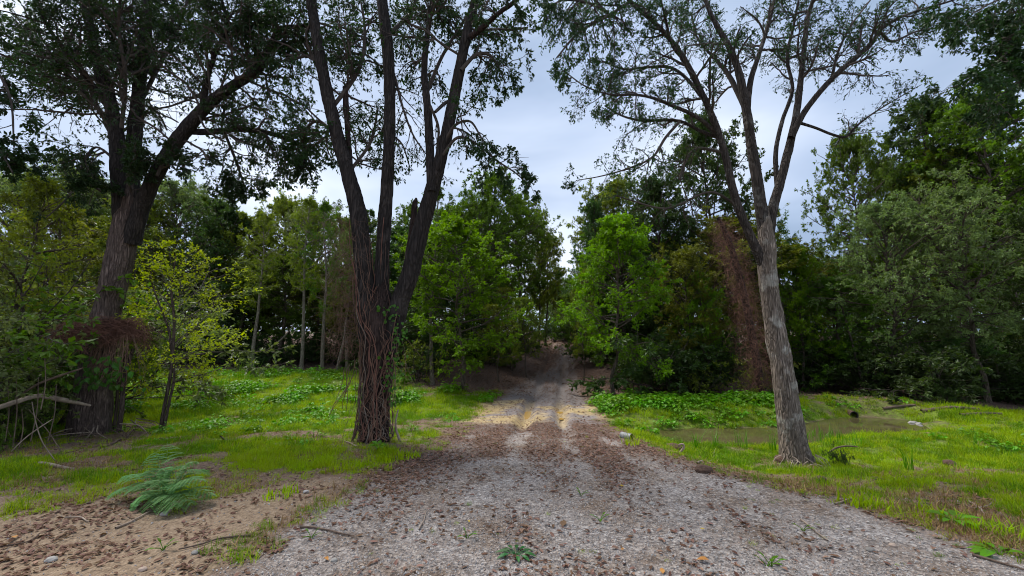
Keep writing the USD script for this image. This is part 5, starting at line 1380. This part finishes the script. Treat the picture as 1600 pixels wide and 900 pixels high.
rock('soil_clod', 'dark lump of soil at the left foot of the leaning tree', 'clod', 1222, 722, .26, M['clod'], 3)
rock('soil_clod', 'small dark clod in the grass on the right, right of the upright shoots', 'clod', 1485, 727, .2, M['clod'], 4)
rock('soil_clod', 'dark clod at the edge of the grass below the leaning tree', 'clod', 1282, 752, .16, M['clod'], 5)
rock('soil_clod', 'earthy root clump on the near pond bank beside the curved white root', 'clod', 1052, 702, .3, M['clod'], 6, .5)
rock('soil_clod', 'dark clod by the gravel edge left of the leaning tree', 'clod', 1100, 738, .22, M['clod'], 7, .5)
wood_line('curved_root', 'pale curved root sticking up beside the pond', 'root', [(1062, 707, 3), (1068, 700, 4), (1067, 694, 4), (1060, 695, 2)], (ground(1062, 707)[1],) * 2, M['stick'], seed=51)
wood_line('curved_root', 'dark curved root looping up right of the leaning tree', 'root', [(1296, 707, 3), (1306, 700, 3.5), (1322, 697, 3), (1340, 698, 2)], (ground(1296, 710)[1],) * 2, M['stick_dark'], seed=52)
r = rng(79)
fb = np.array(g3)
for i in range(16):
    a = r.uniform(-PI, 0)
    s = fb + [math.cos(a) * .26, math.sin(a) * .26, r.uniform(.05, .25)]
    e = fb + [math.cos(a + r.normal(0, .4)) * r.uniform(.3, .5), math.sin(a) * r.uniform(.3, .5), 0]
    e[2] = float(height(e[0], e[1])) + .01
    P = spline(np.stack([s, (s + e) / 2 + [r.normal(0, .03), r.normal(0, .03), r.uniform(0, .06)], e]), .05)
    if i == 0:
        rt = thing('dry_roots', 'pale dry roots and stalks round the foot of the leaning tree', 'roots', fb)
    obj('root', tubes(P[None] - fb, np.linspace(.008, .004, len(P))[None], 5), M['stick'], rt, smooth=True)
r = rng(80)
fb = np.array(g1)
rt = thing('ground_roots', 'tangle of roots and dry twigs at the foot of the left tree', 'roots', fb)
for i in range(26):
    a = r.uniform(-PI, .4)
    s = fb + [math.cos(a) * .42, .3 + math.sin(a) * .42, r.uniform(.05, .3)]
    e = fb + [math.cos(a + r.normal(0, .5)) * r.uniform(.5, 1.2), .3 + math.sin(a) * r.uniform(.5, 1.0), 0]
    e[2] = float(height(e[0], e[1])) + .015
    P = spline(np.stack([s, (s + e) / 2 + [r.normal(0, .06), r.normal(0, .06), r.uniform(-.02, .08)], e]), .05)
    obj('root', tubes(P[None] - fb, np.linspace(.012, .004, len(P))[None], 5), M['stick_dark'] if i % 3 else M['stick'], rt, smooth=True)

# sticks on the ground
for i, (p, lab, w, mt_) in enumerate((
        ([(180, 828), (210, 815), (235, 800)], 'short pale stick on the sand below the feathery weed', 4, 'stick'), ([(395, 838), (340, 846), (300, 858), (275, 863)], 'long thin dark root lying along the edge of the sand', 4, 'stick_dark'),
        ([(470, 826), (500, 828), (545, 838), (556, 840)], 'slender brown stick on the sandy gravel left of centre', 4, 'stick_dark'), ([(1252, 815), (1270, 832), (1291, 850)], 'straight pale stick on the gravel right of centre', 4, 'stick'),
        ([(1520, 870), (1560, 882), (1600, 894)], 'long dark stick at the lower right corner', 5, 'stick_dark'), ([(100, 812), (120, 810), (138, 818)], 'short crooked twig on the sand at the left', 3, 'stick'),
        ([(345, 682), (352, 688), (362, 699)], 'thin pale stick standing in the grass in front of the meadow', 3, 'stick'), ([(160, 700), (185, 690), (215, 670)], 'brown branch end lying right of the left tree foot', 5, 'stick_dark'),
        ([(625, 690), (618, 665), (622, 640)], 'dry stalk leaning against the right side of the middle tree', 4, 'stick'), ([(560, 700), (535, 690), (505, 688)], 'thin twig in the grass left of the middle tree', 3, 'stick'),
        ([(1305, 790), (1340, 780), (1395, 786)], 'pale twig lying along the dead grass on the right', 3, 'stick'), ([(1515, 785), (1535, 798), (1545, 808)], 'pale crossed twig in the dead grass at the right', 4, 'stick'),
        ([(1550, 788), (1525, 796), (1510, 790)], 'second pale twig crossing the first in the dead grass at the right', 3, 'stick'), ([(60, 838), (40, 850), (10, 856)], 'faint twig at the lower left edge', 3, 'stick_dark'),
        ([(115, 742), (145, 738), (165, 735)], 'thin stick at the grass edge below the left thicket', 3, 'stick'), ([(655, 830), (662, 815), (668, 800)], 'thin straw stalk on the gravel left of centre', 2.5, 'stick'), ([(1090, 725), (1115, 708), (1130, 700)], 'pale twig in the grass on the near pond bank', 2.5, 'stick'))):
    pts = np.array([ground(*q) for q in p])
    b0 = pts[0].copy()
    P = spline(pts, .05)
    P[:, :2] += rng(200 + i).normal(0, .004, (len(P), 2)).cumsum(0)
    P[:, 2] = height(P[:, 0], P[:, 1]) + .012
    if lab.startswith(('dry stalk leaning', 'thin pale stick standing')):
        P = spline(world_line([(a, c_, w) for a, c_ in p], ground(*p[0])[1] if 'leaning' in lab else ground(*p[2])[1], ground(*p[0])[1] + .2), .05)[:, :3]
    rad_ = w * .5 * pts[:, 1].mean() / FPX * .8
    x_ = thing('stick', lab, 'stick', b0)
    obj('wood', tubes(P[None] - b0, np.linspace(1, .6, len(P))[None] * rad_, 6), M[mt_], x_, smooth=True)

# larger stones and single leaves in the foreground
r = rng(81)
for i, (px, py, s, lab) in enumerate(((1110, 895, .045, 'pale rounded stone at the bottom edge right of centre'), (1360, 862, .06, 'pale flat stone on the gravel at the lower right'), (1018, 788, .05, 'pale stone in the gravel left of the leaning tree'), (1500, 822, .06, 'grey stone at the right gravel edge'),
                                      (265, 800, .05, 'round stone under the feathery weed'), (257, 805, .07, 'flat grey stone below the feathery weed'), (705, 798, .04, 'bluish stone on the gravel left of centre'), (478, 770, .06, 'grey stone among the leaves left of the gravel'), (80, 878, .07, 'pale stone on the sand at the lower left'),
                                      (222, 892, .05, 'grey stone at the lower left edge of the gravel'), (305, 865, .05, 'pale stone on the sand edge'), (1395, 855, .05, 'dark stone on the gravel at the lower right'), (522, 878, .045, 'pale pebble in the lower left gravel'), (1180, 790, .045, 'grey stone on the gravel below the leaning tree'))):
    rock('stone', lab, 'stone', px, py, s, M['pale_stone'] if 'pale' in lab else M['stone'], 300 + i, .6)
for i in range(6):
    px, py = 1425 + r.uniform(-9, 16), 664 + r.uniform(-3, 4)
    o = rock('pale_stone', 'pale stones heaped at the right end of the pond', 'stone', px, py, r.uniform(.10, .2), M['pale_stone'], 330 + i)
    o.SetCustomDataByKey('group', 'pale stones at the end of the pond')
for px, py, L, mt_, lab in ((1098, 880, .085, 'orange_leaf', 'large orange leaf on the gravel at the bottom right of centre'), (1035, 897, .06, 'orange_leaf', 'orange leaf at the bottom edge'), (972, 762, .05, 'yellow_leaf', 'yellow leaf on the gravel below the pond'), (973, 862, .035, 'orange_leaf', 'small orange leaf right of the leafy sprig'),
                            (22, 843, .06, 'orange_leaf', 'orange leaf on the sand at the left edge'), (510, 877, .05, 'orange_leaf', 'small orange leaf on the lower left gravel'), (732, 818, .04, 'yellow_leaf', 'small yellow leaf in the middle of the gravel'), (1098, 830, .04, 'yellow_leaf', 'small yellow leaf on the right gravel'), (880, 821, .10, 'dead_leaf', 'long rust-brown leaf on the gravel above the leafy sprig')):
    g = ground(px, py)
    V_, F_ = curled(int(px), .6)
    a = r.uniform(0, 6.28)
    R_ = np.array([[math.cos(a), -math.sin(a), 0], [math.sin(a), math.cos(a), 0], [0, 0, 1]])
    obj('fallen_leaf', ((V_ * L) @ R_.T + g + [0, 0, .012], F_), M[mt_], label=lab, cat='leaf')
# brown leaves big enough to point at
zones = [((400, 600), (760, 850), 'brown fallen leaf in the litter left of the gravel', 34), ((20, 400), (800, 895), 'brown fallen leaf on the bare sand in the left foreground', 40), ((900, 1120), (750, 860), 'brown fallen leaf on the middle of the gravel', 20), ((1120, 1500), (800, 890), 'brown fallen leaf on the gravel at the right', 14), ((600, 900), (800, 890), 'brown fallen leaf on the gravel at the bottom centre', 12)]
lfm = [curled(600 + i, .5) for i in range(5)]
for (xa, xb), (ya, yb), lab, n in zones:
    for i in range(n):
        g = ground(r.uniform(xa, xb), r.uniform(ya, yb))
        V_, F_ = lfm[r.randint(5)]
        a, L = r.uniform(0, 6.28), r.uniform(.035, .07)
        R_ = np.array([[math.cos(a), -math.sin(a), 0], [math.sin(a), math.cos(a), 0], [0, 0, 1]])
        obj('fallen_leaf', ((V_ * [L, L, L * .6]) @ R_.T + g + [0, 0, .010], F_), M['dead_leaf'] if i % 4 else M['dead_grey'], label=lab, cat='leaf', group=lab.replace('leaf', 'leaves', 1))

# culvert ends: a white plastic pipe under the track and a dark hole in the far bank
def pipe(name, label, cat, px, py, rad, L, az, mat, dark):
    g = ground(px, py)
    d = np.array([math.cos(az), math.sin(az), 0])
    x = thing(name, label, cat, g)
    s = np.linspace(0, L, 40)
    rr = rad * (1 + .05 * np.sin(s / L * 40))
    P = np.array([0, 0, rad * .55]) + d * (s[:, None] - L * .9)
    out = tubes(P[None], rr[None], 20)
    inn = tubes(P[None], rr[None] * .88, 20)
    rim = tubes(np.stack([P[-1] - d * .01, P[-1] + d * .004])[None], np.array([[rad * 1.08, rad * 1.08]]), 20)
    a_ = tubes(np.stack([P[-1], P[-1] + d * 1e-3])[None], np.array([[rad * 1.08, rad * .88]]), 20)
    obj('barrel', join([out, rim]), mat, x, smooth=30)
    obj('bore', join([(inn[0], inn[1][:, ::-1]), a_]), dark, x)


pipe('plastic_pipe', 'white plastic pipe end poking out below the track edge by the pond', 'pipe', 985, 686, .06, .22, -.9, M['plastic'], M['dark_pipe'])
pipe('culvert_pipe', 'dark pipe opening in the muddy bank at the far right of the pond', 'pipe', 1333, 651, .10, .8, -PI / 2 - .3, M['clod'], M['dark_pipe'])
